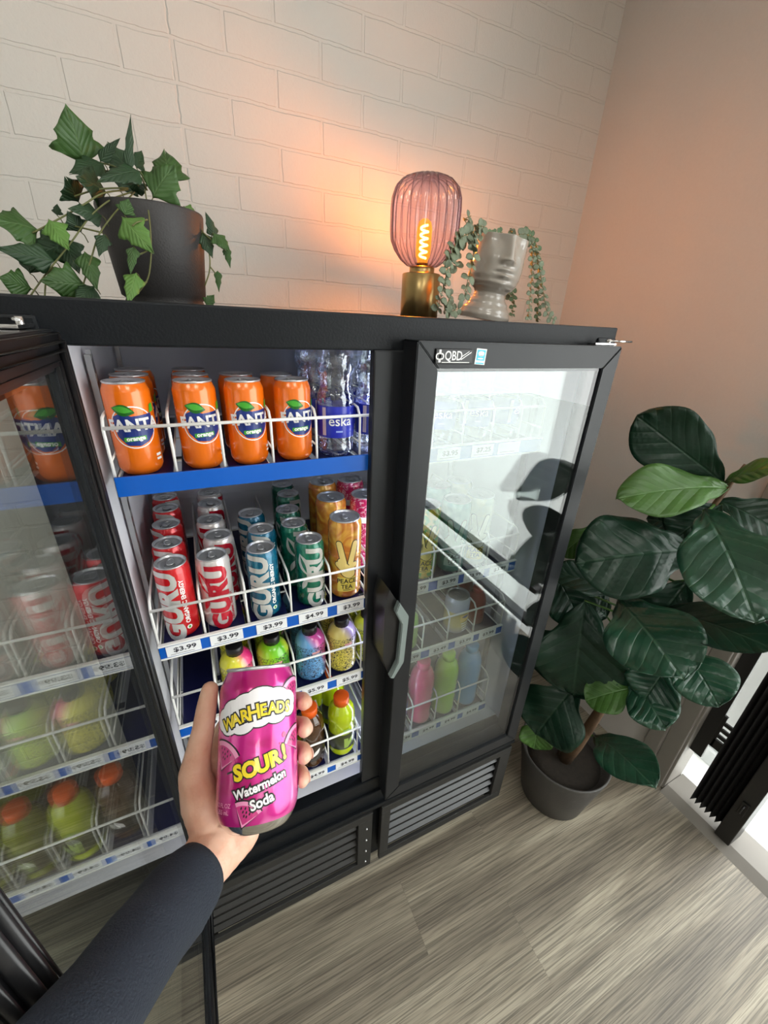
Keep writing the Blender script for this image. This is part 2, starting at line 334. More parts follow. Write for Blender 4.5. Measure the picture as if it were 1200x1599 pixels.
class Print:
    """flat artwork: layers of shapes and words, laid on a flat face or around a can"""
    def __init__(s): s.items = []
    def add(s, b, mi, layer, M2=None):
        if M2 is not None: bmesh.ops.transform(b, matrix=M2, verts=b.verts)
        s.items.append((b, mi, layer)); return s
    def word(s, w, size, x, y, rot=0, mi=0, layer=2, off=0, shear=0, sx=1, spacing=1.0, arch=0):
        b = text2d(w, size, off, spacing)
        if arch:
            for v in b.verts: v.co.y += -arch * v.co.x ** 2
        Mx = Matrix.Translation((x, y, 0)) @ Matrix.Rotation(rot, 4, 'Z') @ Matrix(((sx, shear, 0, 0), (0, 1, 0, 0), (0, 0, 1, 0), (0, 0, 0, 1)))
        return s.add(b, mi, layer, Mx)
    def shape(s, pts, mi=0, layer=1): return s.add(poly2d(pts), mi, layer)
    def done(s, name, mats, parent=None, r=None, rf=None, eps=0.00018, seg=0.004, zoff=0.0):
        out = bmesh.new()
        for b, mi, layer in s.items:
            if r or rf:
                xs = [v.co.x for v in b.verts]; x = math.floor(min(xs) / seg) * seg + seg
                while x < max(xs):
                    bmesh.ops.bisect_plane(b, geom=b.verts[:] + b.edges[:] + b.faces[:], plane_co=(x, 0, 0), plane_no=(1, 0, 0)); x += seg
                if rf:
                    ys = [v.co.y for v in b.verts]; y = math.floor(min(ys) / seg) * seg + seg
                    while y < max(ys):
                        bmesh.ops.bisect_plane(b, geom=b.verts[:] + b.edges[:] + b.faces[:], plane_co=(0, y, 0), plane_no=(0, 1, 0)); y += seg
            vm = {}
            for v in b.verts:
                e = eps * (layer + 1)
                if r or rf:
                    z = v.co.y + zoff; rr = (rf(z) if rf else r); th = v.co.x / (r or rf(zoff)); vm[v] = out.verts.new(((rr + e) * math.sin(th), -(rr + e) * math.cos(th), z))
                else: vm[v] = out.verts.new((v.co.x, -e, v.co.y + zoff))
            for f in b.faces:
                q = [vm[v] for v in f.verts]
                if len(set(q)) > 2:
                    try: nf = out.faces.new(q); nf.material_index = mi
                    except ValueError: pass
            b.free()
        me = bpy.data.meshes.new(name)
        # make every normal point outwards
        for f in out.faces:
            c = f.calc_center_median(); f.normal_update()
            n = Vector((c.x, c.y, 0)) if (r or rf) else Vector((0, -1, 0))
            if f.normal.dot(n) < 0: f.normal_flip()
        out.to_mesh(me); out.free()
        for m in (mats if isinstance(mats, (list, tuple)) else [mats]): me.materials.append(m)
        o = bpy.data.objects.new(name, me); COL.objects.link(o)
        if parent: o.parent = parent
        return o

# ------------------------------------------------------------------ display fridge
X0, X1, Y0, Y1 = -.195, .83, .63, 1.30
IX0, IX1, IZ0, IZ1, IY = -.138, .765, .47, 1.592, 1.10
TOP = 1.643; POST0, POST1 = .274, .352
fr = empty('display_fridge', ((X0 + X1) / 2, (Y0 + Y1) / 2, 0), 0, 'black two-door glass drinks fridge with its left door open, against the brick wall', 'fridge')
FO = Vector(fr.location)
class FB(MB):
    def build(s, name, mats, parent=None, smooth=None):
        o = super().build(name, mats, parent, smooth)
        if parent == fr: o.location = -FO
        return o
c = FB(); c.box(X0, IX0 - .012, Y0, Y1, .05, TOP - .02, .004); c.box(IX1 + .012, X1, Y0, Y1, .05, TOP - .02, .004)
c.box(X0 + .01, X1 - .01, IY + .012, Y1 - .002, .06, TOP - .03); c.box(X0 + .01, X1 - .01, Y0 + .02, IY + .02, .06, IZ0 - .012); c.box(X0 + .01, X1 - .01, Y0 + .01, IY + .02, IZ1 + .01, TOP - .025)
c.box(X0 + .02, X1 - .02, Y0 + .03, Y1 - .03, 0, .06)
c.build('cabinet', M['black'], fr)
c = FB(); c.box(X0 - .002, X1 + .002, Y0 + .02, Y1 + .002, TOP - .022, TOP - .0004); c.box(X0 - .002, X1 + .002, Y0 + .004, Y0 + .03, IZ1 - .002, TOP, .003)
c.build('top_header', M['black'], fr)
c = FB(); c.box(X0 + .002, X1 - .002, Y0 - .004, Y0 + .03, IZ0 - .055, IZ0 + .001, .004); c.box(X0 + .002, X1 - .002, Y0 - .012, Y0 + .01, .335, IZ0 - .05, .003)
c.box(X0 + .002, X1 - .002, Y0 - .022, Y0 - .005, .36, .372, .002)
c.build('sill_rail', M['black'], fr)
c = FB(); c.box(POST0, POST1, Y0, Y0 + .018, IZ0, IZ1, .003); c.build('center_post', M['frame'], fr)
c = FB(); t = .012
c.box(IX0 - t, IX0, Y0 + .002, IY, IZ0, IZ1); c.box(IX1, IX1 + t, Y0 + .002, IY, IZ0, IZ1); c.box(IX0 - t, IX1 + t, IY, IY + t, IZ0, IZ1)
c.box(IX0 - t, IX1 + t, Y0 + .002, IY + t, IZ0 - t, IZ0); c.box(IX0 - t, IX1 + t, Y0 + .01, IY + t, IZ1, IZ1 + .008)
c.box(IX0, IX1, IY - .006, IY, 1.19, 1.41, .002)
c.build('interior_liner', M['liner'], fr)
for z in (1.24, 1.30):
    for k in range(9): c = FB(); c.box(IX0 + .06 + k * .095, IX0 + .12 + k * .095, IY - .0075, IY - .004, z, z + .006); c.build('air_slot', M['rubber'], fr)
for x in (IX0 + .004, IX1 - .012):
    for yy in (Y0 + .11, IY - .05):
        c = FB()
        c.box(x - .0, x + .008, yy, yy + .016, IZ0 + .01, IZ1 - .02)
        for k in range(34): c.box(x + .002, x + .0085, yy + .005, yy + .011, IZ0 + .04 + k * .032, IZ0 + .052 + k * .032)
        c.build('shelf_standard', M['grey_metal'], fr)
led = pm('led_tube', (1, 1, 1), .3, emit=(0.72, 0.78, 1.0), es=15)
c = FB(); c.tube([(.320, Y0 + .030, IZ0 + .05), (.320, Y0 + .030, IZ1 - .04)], .007, 8); c.build('led_tube', led, fr)

# vent grilles below the doors
def grille(x0, x1):
    g = FB(); y = Y0 - .018
    z0, z1 = .055, .335
    g.box(x0, x1, y, y + .012, z1 - .03, z1, .002); g.box(x0, x1, y, y + .012, z0, z0 + .03, .002)
    g.box(x0, x0 + .03, y, y + .012, z0 + .03, z1 - .03, .002); g.box(x1 - .045, x1, y, y + .012, z0 + .03, z1 - .03, .002)
    g.box(x0 + .01, x1 - .01, y + .03, y + .035, z0, z1)
    o = g.build('vent_panel', M['grille'], fr)
    for k in range(5):
        l = MB(); z = z0 + .052 + k * .042
        b = bmesh.new(); bmesh.ops.create_cube(b, size=1); bmesh.ops.transform(b, matrix=Matrix.Translation(((x0 + x1) / 2 - .0075, y + .014, z)) @ Matrix.Rotation(.8, 4, 'X') @ Matrix.Diagonal((x1 - x0 - .078, .0135, .003, 1)), verts=b.verts)
        l.merge(b); l.build('louver', M['louver'] if x0 > .2 else M['grille'], o)
grille(.335, X1 - .003); grille(X0 + .003, .305)
c = FB()
for k in range(4): c.lathe([(0, 0), (.005, 0), (.004, .003), (0, .004)], 10)
c.bm.clear()
for k in range(4):
    for x in (.286,):
        b = bmesh.new(); bmesh.ops.create_uvsphere(b, u_segments=8, v_segments=6, radius=.004); bmesh.ops.transform(b, matrix=Matrix.Translation((x, Y0 - .019, .09 + k * .06)), verts=b.verts); c.merge(b)
c.build('screws', M['grey_metal'], fr)

# doors: local frame, hinge line at origin, leaf towards -x, inner face at y = 0.. , outer face at -.05
def make_door(W, hand):
    Hh = 1.185; fw = .041; T = .05
    d = empty('door'); s = hand
    prof = MB()
    def mitre(a, b, c2, d2):
        bm = prof.bm; lo = [bm.verts.new((s * x, -T, z)) for x, z in (a, b, c2, d2)]; hi = [bm.verts.new((s * x, 0, z)) for x, z in (a, b, c2, d2)]
        bm.faces.new(lo); bm.faces.new(hi)
        for i in range(4): bm.faces.new((lo[i], lo[(i + 1) % 4], hi[(i + 1) % 4], hi[i]))
    g = .0008
    mitre((g, 0), (W - g, 0), (W - fw - g, fw), (fw + g, fw)); mitre((g, Hh), (W - g, Hh), (W - fw - g, Hh - fw), (fw + g, Hh - fw))
    mitre((0, g), (fw, fw + g), (fw, Hh - fw - g), (0, Hh - g)); mitre((W, g), (W - fw, fw + g), (W - fw, Hh - fw - g), (W, Hh - g))
    bmesh.ops.bevel(prof.bm, geom=list(prof.bm.edges), offset=.0015, segments=2, affect='EDGES')
    prof.build('door_frame', M['frame'], d)
    for yy in (-.045, -.006):
        gp = MB(); x0, x1 = sorted((s * (fw - .004), s * (W - fw + .004))); gp.box(x0, x1, yy, yy + .004, fw - .004, Hh - fw + .004); gp.build('glass_pane', M['door_glass'], d)
    sp = MB()
    for a, b, c2, d2 in ((fw, W - fw, fw, fw + .006), (fw, W - fw, Hh - fw - .006, Hh - fw), (fw, fw + .006, fw, Hh - fw), (W - fw - .006, W - fw, fw, Hh - fw)):
        x0, x1 = sorted((s * a, s * b)); sp.box(x0, x1, -.041, -.0065, c2, d2)
    sp.build('spacer_bar', M['rubber'], d)
    ga = MB()
    for i, (o, h) in enumerate(((.004, .006), (.012, .014), (.021, .014), (.031, .007))):
        ga.tube([(s * o, h * .5, o), (s * (W - o), h * .5, o), (s * (W - o), h * .5, Hh - o), (s * o, h * .5, Hh - o)], .0045 if i in (1, 2) else .003, 6, closed=True)
    x0, x1 = sorted((s * .003, s * .036))
    ga.box(x0, x1, 0, .004, .003, Hh - .003); x0, x1 = sorted((s * (W - .036), s * (W - .003))); ga.box(x0, x1, 0, .004, .003, Hh - .003)
    x0, x1 = sorted((s * .003, s * (W - .003))); ga.box(x0, x1, 0, .004, .003, .036); ga.box(x0, x1, 0, .004, Hh - .036, Hh - .003)
    ga.build('gasket', M['rubber'], d)
    # handle on the free stile, wrapped round the edge
    XZ = Matrix(((1, 0, 0, 0), (0, 0, 1, 0), (0, 1, 0, 0), (0, 0, 0, 1)))
    h = MB(); h.prism([(s * (.795 - a_), b_ - .424) for a_, b_ in ((.312, 1.136), (.336, 1.094), (.333, .970), (.311, .930), (.301, .936), (.318, .975), (.321, 1.078), (.305, 1.112))], -.080, -.066, mat=XZ)
    bmesh.ops.recalc_face_normals(h.bm, faces=h.bm.faces); bmesh.ops.bevel(h.bm, geom=list(h.bm.edges), offset=.0018, segments=2, affect='EDGES')
    ho = h.build('handle', M['handle'], d); ho['label'] = 'grey angular pull handle'
    h = MB(); h.prism([(s * (.795 - a_), b_ - .424) for a_, b_ in ((.294, 1.163), (.312, 1.132), (.322, 1.08), (.318, .975), (.303, .938), (.288, .985), (.286, 1.12))], -.067, -.010, mat=XZ)
    h.build('handle_plate', M['rubber'], ho)
    hg = MB(); x0, x1 = sorted((s * .0, s * .06)); hg.box(x0, x1, -.035, -.015, Hh + .001, Hh + .005, .001); hg.tube([(s * .012, -.025, Hh), (s * .012, -.025, Hh + .012)], .004, 10)
    hg.tube([(s * .02, -.025, Hh + .009), (-s * .03, -.045, Hh + .009)], .002, 6); hg.build('hinge', M['chrome'], d)
    hg = MB(); hg.box(x0, x1, -.035, -.015, -.009, -.001, .001); hg.build('hinge', M['chrome'], d)
    return d
ZD = .424
d = make_door(.468, -1); d.location = Vector((.795, .635, ZD)) - FO; d.parent = fr
# badge and energy sticker on the closed door's top rail
bd = MB(); bd.box(-.036, .036, -.003, 0, -.0115, .0115, .002); bo = bd.build('badge', M['rubber'], d); bo.location = (-.400, -.0502, 1.163)
p = Print(); p.word('QBD', .020, -.002, .0005, mi=0, off=.0002, sx=.8)
p.shape([(-.030, -.009), (-.026, -.009), (-.026, .010), (-.030, .010)], 0, 1)
for sgn in (-1, 1):
    o8 = ellipse(-.028 + sgn * .0035, 0, .0042, .005, 20); p.shape(o8, 0, 1); p.shape(ellipse(-.028 + sgn * .0035, 0, .0022, .003, 16), 1, 2)
p.shape([(.013, -.004), (.013, -.0055), (.032, .006), (.032, .0075)], 0, 1); p.shape([(.013, .000), (.013, -.0015), (.028, .0075), (.028, .0085)], 0, 1)
p.shape([(-.024, -.0095), (.030, -.0095), (.030, -.0085), (-.024, -.0085)], 0, 1)
lo = p.done('lettering', [M['white_print'], M['rubber']], bo); lo.location = (0, -.003, 0)
stk = pm('energy_sticker_blue', (.05, .55, .75), .4)
bd = MB(); bd.box(-.0105, .0105, -.0006, 0, -.0125, .0125); so = bd.build('energy_sticker', M['paper'], d); so.location = (-.346, -.0502, 1.163); so.rotation_euler = (0, .06, 0)
p = Print(); p.shape([(-.0085, -.006), (.0085, -.006), (.0085, .0105), (-.0085, .0105)], 0, 0); p.shape(blob(0, .005, .006, .003, 2, .2, 24), 1, 1); p.shape(ellipse(0, .0015, .005, .0008, 16), 1, 1); p.shape(ellipse(0, -.003, .006, .0012, 16), 1, 1)
p.shape([(-.0085, -.0115), (.0085, -.0115), (.0085, -.0095), (-.0085, -.0095)], 0, 0)
lo = p.done('print', [stk, M['white_print']], so); lo.location = (0, -.0006, 0)
# the open door, swung out by ninety degrees about its left hinge
d = make_door(.468, 1); d.location = Vector((-.132, .607, ZD)) - FO; d.parent = fr; d.rotation_euler = (0, 0, -PI / 2)

# shelves: wire basket, price strip and mat
LZ = [(1.385, 1.409, 1.484, .030), (1.068, 1.088, 1.170, .028), (.858, .880, .963, .026), (.552, .575, .673, .026)]  # strip bottom, surface, rail, strip height
SY = .652
def shelf(x0, x1, divs, lv, labels, xr=None):
    zb, zs, zr, hs = LZ[lv]; s = FB(); r = .0022
    s.tube([(x0, SY, zr), (x1, SY, zr)], r + .0004, 8); s.tube([(x0, SY, zs - .004), (x1, SY, zs - .004)], r, 8); s.tube([(x0, IY - .02, zs - .004), (x1, IY - .02, zs - .004)], r, 8)
    for x in [x0] + divs + [x1]:
        s.tube([(x, SY, zs - .01), (x, SY, zr - .002), (x, SY + .012, zr + .012), (x, SY + .03, zr + .014), (x, IY - .03, zr + .014), (x, IY - .02, zr), (x, IY - .02, zs)], r, 8)
        s.tube([(x, SY + .0, zs + .028), (x, IY - .02, zs + .028)], r * .7, 6)
    n = int((x1 - x0) / .03)
    for k in range(n + 1): x = x0 + (x1 - x0) * k / n; s.tube([(x, SY, zs - .0045), (x, IY - .02, zs - .0045)], .0014, 6)
    for y in (.75, .9, 1.0): s.tube([(x0, y, zs - .008), (x1, y, zs - .008)], r, 6)
    o = s.build('shelf', M['white_wire'], fr)
    b = MB(); b.box(x0 - .001, x1 + .001, SY - .008, SY - .004, zb, zb + hs, .0008); ps = b.build('price_strip', M['blue_strip'] , o)
    if lv or x0 > .3:
        b = MB(); b.box(x0 - .001, x1 + .001, SY - .0105, SY - .003, zb + hs, zb + hs + .0035, .0008); b.box(x0 - .001, x1 + .001, SY - .0095, SY - .007, zb - .002, zb + .0015, .0005); b.build('strip_rim', M['white_wire'], o)
    for k, (a, c2, txt) in enumerate(labels):
        b = MB(); b.box(a, c2, SY - .0092, SY - .0084, zb + .003, zb + hs - .002); lb = b.build('price_label', M['paper'], o)
    q = Print()
    for a, c2, txt in labels:
        if txt: q.word(txt, .0135, (a + c2) / 2 + .002, .002, sx=1.25, off=.0003)
        q.shape([(a + .006, -.0075), (c2 - .012, -.0075), (c2 - .012, -.0068), (a + .006, -.0068)], 0, 1)
    if labels:
        po = q.done('price_print', [M['ink']], o, zoff=0); po.location = (0, SY - .0092, zb + hs / 2)
    xs = [x0] + divs + [x1]; b = MB()
    for a, c2 in zip(xs, xs[1:]): b.box(a + .006, c2 - .006, SY + .006, IY - .03, zs - .003, zs - .0008)
    b.build('shelf_mat', M['navy'], o)
    for x in (x0 - .004, x1 + .0): b = MB(); b.box(x, x + .004, SY + .01, IY - .03, zs - .022, zs - .004, .001); b.build('bracket', M['grey_metal'], o)
    return o
LX0, LX1 = -.118, .292
shelf(LX0, LX1, [-.038, .031, .107, .181, .26], 0, [])
shelf(LX0, LX1, [-.041, .036, .119, .201, .277], 1, [(-.108, -.051, '$3.99'), (-.035, .023, '$3.99'), (.048, .107, '$3.99'), (.131, .191, '$4.99'), (.212, .272, '$3.99')])
shelf(LX0, LX1, [-.041, .036, .117, .196, .272], 2, [(-.096, -.045, '$5.99'), (-.028, .03, '$5.99'), (.048, .107, '$5.99'), (.128, .187, '$5.99'), (.209, .270, '$5.99')])
shelf(LX0, LX1, [-.041, .036, .111, .187, .267], 3, [(-.108, -.051, '$4.99'), (-.035, .023, '$4.99'), (.042, .1, '$4.99'), (.123, .181, '$4.99'), (.204, .265, '$4.99')])
RX0, RX1 = .345, .692
shelf(RX0, RX1, [.411, .482, .555, .628], 0, [(.352, .402, '$3.95'), (.422, .476, '$3.95'), (.504, .559, '$7.25'), (.572, .631, '')])
shelf(RX0, RX1, [.447, .522, .602], 1, [(.378, .434, '$3.99'), (.458, .517, '$3.99'), (.533, .592, '$3.99'), (.61, .67, '$3.99')])
shelf(RX0, RX1, [.44, .515, .598], 2, [(.378, .433, '$3.99'), (.458, .516, '$3.49'), (.537, .596, '$3.99'), (.615, .672, '$3.99')])
shelf(RX0, RX1, [.433, .511, .59], 3, [(.378, .432, '$4.99'), (.455, .514, '$4.99'), (.529, .589, '$4.99'), (.608, .667, '$4.99')])

# ------------------------------------------------------------------ cans
def can_profile(R, H, neck=.0045):
    rn = R - neck
    return [(0, .004), (R * .55, .0035), (R * .72, .0008), (R * .76, 0), (R * .80, .0008), (R * .93, .006), (R, .012), (R, H - .014), (R - .0006, H - .012), (rn + .001, H - .0045), (rn, H - .003)]
def can(name, R, H, mat, label, cat, group=None, n=40):
    e = empty(name, (0, 0, 0), 0, label, cat, group)
    MB().lathe(can_profile(R, H), n).build('can_body', mat, e)
    rn = R - .0045
    l = MB(); l.lathe([(rn, H - .0034), (rn + .001, H - .0025), (rn + .0012, H - .0008), (rn + .0002, H), (rn - .0012, H - .0006), (rn - .002, H - .004), (rn - .0035, H - .0048), (rn - .005, H - .0036), (rn * .6, H - .0036), (rn * .55, H - .0042), (0, H - .0042)], n)
    lo = l.build('can_lid', M['alu'], e)
    t = MB(); t.lathe([(.0, .0), (.0022, 0), (.0022, .0012), (0, .0012)], 10)
    bm = t.bm
    for (x0, y0, x1, y1, r) in ((0, -.004, 0, .0065, .0062),):
        t.tube([(p[0], p[1], .0012) for p in capsule(x0, y0, x1, y1, r * .8)], .0011, 5, closed=True)
    t.box(-.0045, .0045, -.0075, -.001, .0006, .0018, .0004)
    to = t.build('pull_tab', M['alu'], lo); to.location = (0, 0, H - .0036)
    t = MB(); t.tube([(p[0], p[1] - .0085, H - .0037) for p in ellipse(0, 0, .0085, .0075, 20)], .0005, 4, closed=True); t.build('opening_score', M['alu_dark'], lo)
    return e
def place(proto, spots, used):
    """spots: x, y, z, turn, label, group; the first one moves the prototype itself"""
    for i, (x, y, z, rz, label, group) in enumerate(spots):
        o = proto if (i == 0 and not used) else copy_tree(proto)
        o.location = (x, y, z); o.rotation_euler = (0, 0, rz); o['label'] = label
        if group: o['group'] = group
        elif 'group' in o.keys(): del o['group']

def can_paint(name, base, rough=.26, metal=.25, pattern=None, c2=None, scale=60, lo=.5, hi=.55):
    m, nt, p, out = new_mat(name); L = nt.links.new
    p.inputs['Roughness'].default_value = rough; p.inputs['Metallic'].default_value = metal; p.inputs['Coat Weight'].default_value = .6; p.inputs['Coat Roughness'].default_value = .08
    p.inputs['Base Color'].default_value = (*base, 1)
    if c2:
        tc = nd(nt, 'ShaderNodeTexCoord')
        if pattern == 'grad':   # print fades along the height
            s = nd(nt, 'ShaderNodeSeparateXYZ'); L(tc.outputs['Object'], s.inputs[0]); f = s.outputs['Z']
            L(ramp(nt, f, [(0, base)] + [(q, k) for q, k in c2]), p.inputs['Base Color'])
        else:
            n = nd(nt, 'ShaderNodeTexNoise', i_Scale=scale, i_Detail=2.0); n.inputs['Distortion'].default_value = 1.5; L(tc.outputs['Object'], n.inputs['Vector'])
            L(ramp(nt, n.outputs['Fac'], [(lo, base), (hi, c2)]), p.inputs['Base Color'])
    return m
C_ORANGE = can_paint('orange_can_paint', (.86, .17, .005), metal=.1)
C_RED = can_paint('red_can_paint', (.62, .01, .015)); C_SILVER = can_paint('silver_can_paint', (.66, .62, .60), metal=.3)
C_BLUE = can_paint('blue_can_paint', (.004, .11, .2), c2=(.005, .16, .27)); C_GREEN = can_paint('green_can_paint', (.004, .13, .075), c2=(.004, .19, .11))
P_RED = can_paint('red_print', (.55, .01, .03)); P_GREEN = pm('green_print', (.06, .36, .03), .3); P_DGREEN = pm('dark_green_print', (.01, .12, .01), .3); P_NAVY = pm('navy_print', (.01, .03, .2), .3)
P_ORANGE = pm('orange_print', (.8, .25, .06), .3); P_BLACK = pm('black_print', (.01, .01, .01), .35); P_YEL = pm('yellow_print', (.85, .68, .06), .3)
WP, SP = M['white_print'], M['silver_print']
leaf = lambda cx, cy, a, l, w: [(cx + math.cos(a) * l * (t - .5) - math.sin(a) * w * s * math.sin(PI * t) * .5, cy + math.sin(a) * l * (t - .5) + math.cos(a) * w * s * math.sin(PI * t) * .5) for s, ts in ((1, [i / 10 for i in range(11)]), (-1, [1 - i / 10 for i in range(1, 10)])) for t in ts]

# orange soda cans, top shelf
R, H = .0305, .134
fz = can('orange_soda_can', R, H, C_ORANGE, '', 'can')
p = Print()
p.shape(ellipse(0, .072, .0265, .0265, 40), 0, 0); p.shape(ellipse(0, .072, .0250, .0250, 40), 5, 1)
p.shape([(-.022, .075), (-.020, .061), (-.010, .050), (.004, .0485), (.014, .053), (.024, .064), (.024, .088), (.0, .086), (-.012, .090), (-.021, .086)], 1, 2)
p.shape(leaf(-.008, .0935, -.25, .026, .014), 3, 3); p.shape(leaf(-.0085, .0945, -.22, .022, .008), 2, 4)
p.word('FANTA', .0205, .001, .0745, .03, 0, 5, off=.0007, sx=.95)
p.word('orange', .0075, .0, .0585, .05, 0, 5, off=.0003); p.shape([(-.013, .0545), (.012, .056), (.012, .0615), (-.013, .060)], 2, 4)
p.shape([(.022, .088), (.030, .090), (.030, .100), (.024, .098)], 2, 4)
for b_, _, _ in p.items: bmesh.ops.transform(b_, matrix=Matrix.Translation((0, .07, 0)) @ Matrix.Diagonal((1.14, 1.14, 1, 1)) @ Matrix.Translation((0, -.07, 0)), verts=b_.verts)
p.shape([(.024, .026), (.034, .026), (.034, .030), (.024, .030)], 0, 1); p.shape([(.024, .020), (.034, .020), (.034, .0235), (.024, .0235)], 0, 1)
p.done('logo', [WP, P_NAVY, P_GREEN, P_DGREEN, P_NAVY, C_ORANGE], fz, r=R)
Z1 = 1.409
sp = []
col = [(-.086, 'leftmost'), (.003, 'second from the left'), (.075, 'third from the left'), (.152, 'beside the water bottle')]
for i, (x, w) in enumerate(col):
    sp.append((x, .69, Z1, (.12, .22, .2, .2)[i], 'orange soda can in the front row of the top shelf, ' + w, 'orange cans on the top shelf'))
back = [(-.086, .765, 'in the leftmost lane'), (-.087, .84, 'in the leftmost lane'), (.002, .765, 'in the second lane'), (.0, .84, 'in the second lane'), (.073, .765, 'in the third lane'), (.140, .755, 'in the lane beside the water bottle')]
nm = ['directly behind the front can', 'third from the front']
for i, (x, y, w) in enumerate(back):
    sp.append((x, y, Z1, .3 + i * .7, 'orange soda can, %s, %s' % (w, nm[1] if y > .8 else nm[0]), 'orange cans on the top shelf'))
place(fz, sp, False)

# energy drink cans, second shelf
def guru(name, mat, letter, style, label):
    R, H = .0292, .152
    e = can(name, R, H, mat, label, 'can')
    p = Print()
    if style == 'side':
        p.word('GURU', .050, -.009, .072, PI / 2, 0, 2, off=.0026, shear=.1, sx=1.08)
        p.word('ORGANIC ENERGY', .0105, .0155, .080, PI / 2, 1, 2, off=.0004, sx=1.02)
        p.shape(ellipse(.0155, .0245, .0045, .0045, 16), 1, 1); p.shape(ellipse(.0155, .0245, .0022, .003, 12), 2, 2)
    else:
        p.word('GURU', .048, .006, .071, PI / 2, 0, 2, off=.0026, shear=.1, sx=1.06)
        p.word('ORGANIC ENERGY', .0075, .0265, .045, PI / 2, 1, 2, off=.0002)
        p.shape(leaf(-.020, .105, 1.9, .052, .022), 0, 1); p.shape(leaf(-.0205, .105, 1.9, .040, .007), 3, 2)
        p.shape(leaf(-.020, .060, 1.2, .030, .010), 0, 1)
    p.done('logo', [letter, WP if style == 'side' else letter, P_GREEN, mat], e, r=R)
    return e
Z2 = 1.088
kinds = [('red', guru('energy_drink_can', C_RED, SP, 'side', ''), [(-.077, .69), (-.083, .766), (-.087, .85), (-.09, .935), (-.094, 1.005)], 'red energy drink can with silver lettering', .0),
         ('silver', guru('energy_drink_can', C_SILVER, P_RED, 'mid', ''), [(-.01, .692), (.006, .767), (-.004, .843), (.001, .93), (.003, 1.0)], 'silver energy drink can with red lettering', .05),
         ('blue', guru('energy_drink_can', C_BLUE, SP, 'side', ''), [(.076, .688), (.089, .764), (.08, .847)], 'teal blue energy drink can with silver lettering', .05),
         ('green', guru('energy_drink_can', C_GREEN, SP, 'mid', ''), [(.17, .690), (.157, .768), (.160, .840), (.181, .93), (.182, 1.0)], 'green energy drink can with silver lettering', .12)]
ordn = ['at the front of its row', 'second from the front', 'third from the front', 'fourth from the front', 'at the very back of its row']
for nm_, proto, pos, lab, rz in kinds:
    place(proto, [(x, y, Z2, rz - .1 + (0 if i == 0 else (.25, -.3, .4, 1.2)[i - 1]), '%s, %s' % (lab, ordn[i]), 'energy drink cans on the second shelf') for i, (x, y) in enumerate(pos)], False)

# tall tea cans with the two-finger hand
def tea(name, mat, R, H, hand, outline, band, word, label, grp=None):
    e = can(name, R, H, mat, label, 'can', grp)
    p = Print()
    if hand:
        oy = .086
        segs = [(-.006, oy + .008, -.016, oy + .052, .0058), (.008, oy + .008, .018, oy + .052, .0058), (-.018, oy + .004, -.004, oy - .010, .0062), (-.013, oy + .012, .001, oy - .003, .0055), (.006, oy - .004, .017, oy + .002, .006), (.0, oy - .014, .006, oy - .018, .012)]
        for s in segs: p.shape(capsule(s[0], s[1], s[2], s[3], s[4] + .0016), 1, 1)
        for k, s in enumerate(segs):
            if k != 5: p.shape(capsule(*s), 0, 3)
        p.shape(capsule(*segs[5]), 0, 2)
    p.shape([(-.020, .022), (.020, .022), (.020, .058), (-.020, .058)], 2, 0)
    p.word(word[0], .0155, 0, .048, 0, 1, 2, off=.0003, sx=.95); p.word(word[1], .0145, 0, .034, 0, 1, 2, off=.0003, sx=.95)
    p.shape([(-.008, .0255), (.008, .0255), (.008, .027), (-.008, .027)], 1, 1)
    p.done('logo', [hand or WP, outline, band], e, r=R); return e
T_PEACH = can_paint('peach_can_paint', (.55, .17, .02), c2=(.82, .45, .06), scale=22, lo=.42, hi=.62, metal=.2)
T_YEL = can_paint('yellow_can_paint', (.85, .68, .12), metal=.15); T_SKIN = pm('golden_print', (.86, .66, .22), .3)
T_TEAL = can_paint('teal_can_paint', (.06, .3, .26), c2=(.2, .5, .42), scale=25, lo=.4, hi=.65, metal=.2)
T_PALE = can_paint('pale_can_paint', (.55, .62, .52), c2=(.75, .75, .5), scale=25, lo=.4, hi=.65, metal=.2)
T_LIME = can_paint('green_yellow_can_paint', (.10, .42, .06), c2=(.75, .55, .06), scale=30, lo=.45, hi=.55, metal=.2)
T_PINK = can_paint('pink_pattern_can_paint', (.55, .01, .10), c2=(.85, .42, .5), scale=95, lo=.52, hi=.6, metal=.2)
Rt, Ht = .0345, .186
pt = tea('tea_can', T_PEACH, Rt, Ht, T_SKIN, P_BLACK, T_YEL, ('PEACE', 'TEA'), '')
place(pt, [(.247, .694, Z2, -.22, 'orange and yellow tall tea can with a two-finger hand, at the shelf front', None),
           (.251, .80, Z2, .3, 'orange and yellow tall tea can right behind the front tea can', None),
           (.261, .90, Z2, .5, 'orange and yellow tall tea can furthest back in its row', None)], False)
pk = can('tea_can', Rt, Ht, T_PINK, '', 'can'); MB().lathe([(Rt + .0003, .125), (Rt + .0003, .14)], 40).build('pale_band', WP, pk)
place(pk, [(.330, .79, Z2, 0, 'magenta patterned tall can half hidden by the centre post', None), (.332, .895, Z2, .6, 'magenta patterned tall can behind the other magenta one', None)], False)
tt = tea('tea_can', T_TEAL, Rt, Ht, pm('pale_green_print', (.4, .6, .45), .3), P_BLACK, pm('pale_teal_print', (.45, .62, .55), .3), ('PEACE', 'TEA'), '')
place(tt, [(.522, .694, Z2, -.45, 'teal tall tea can with two-finger hand behind the closed glass door', None), (.528, .79, Z2, .6, 'second teal tall tea can behind the front teal one', None)], False)
tp = tea('tea_can', T_PALE, Rt, Ht, pm('pale_hand_print', (.8, .8, .62), .3), P_BLACK, T_YEL, ('PEACE', 'TEA'), '')
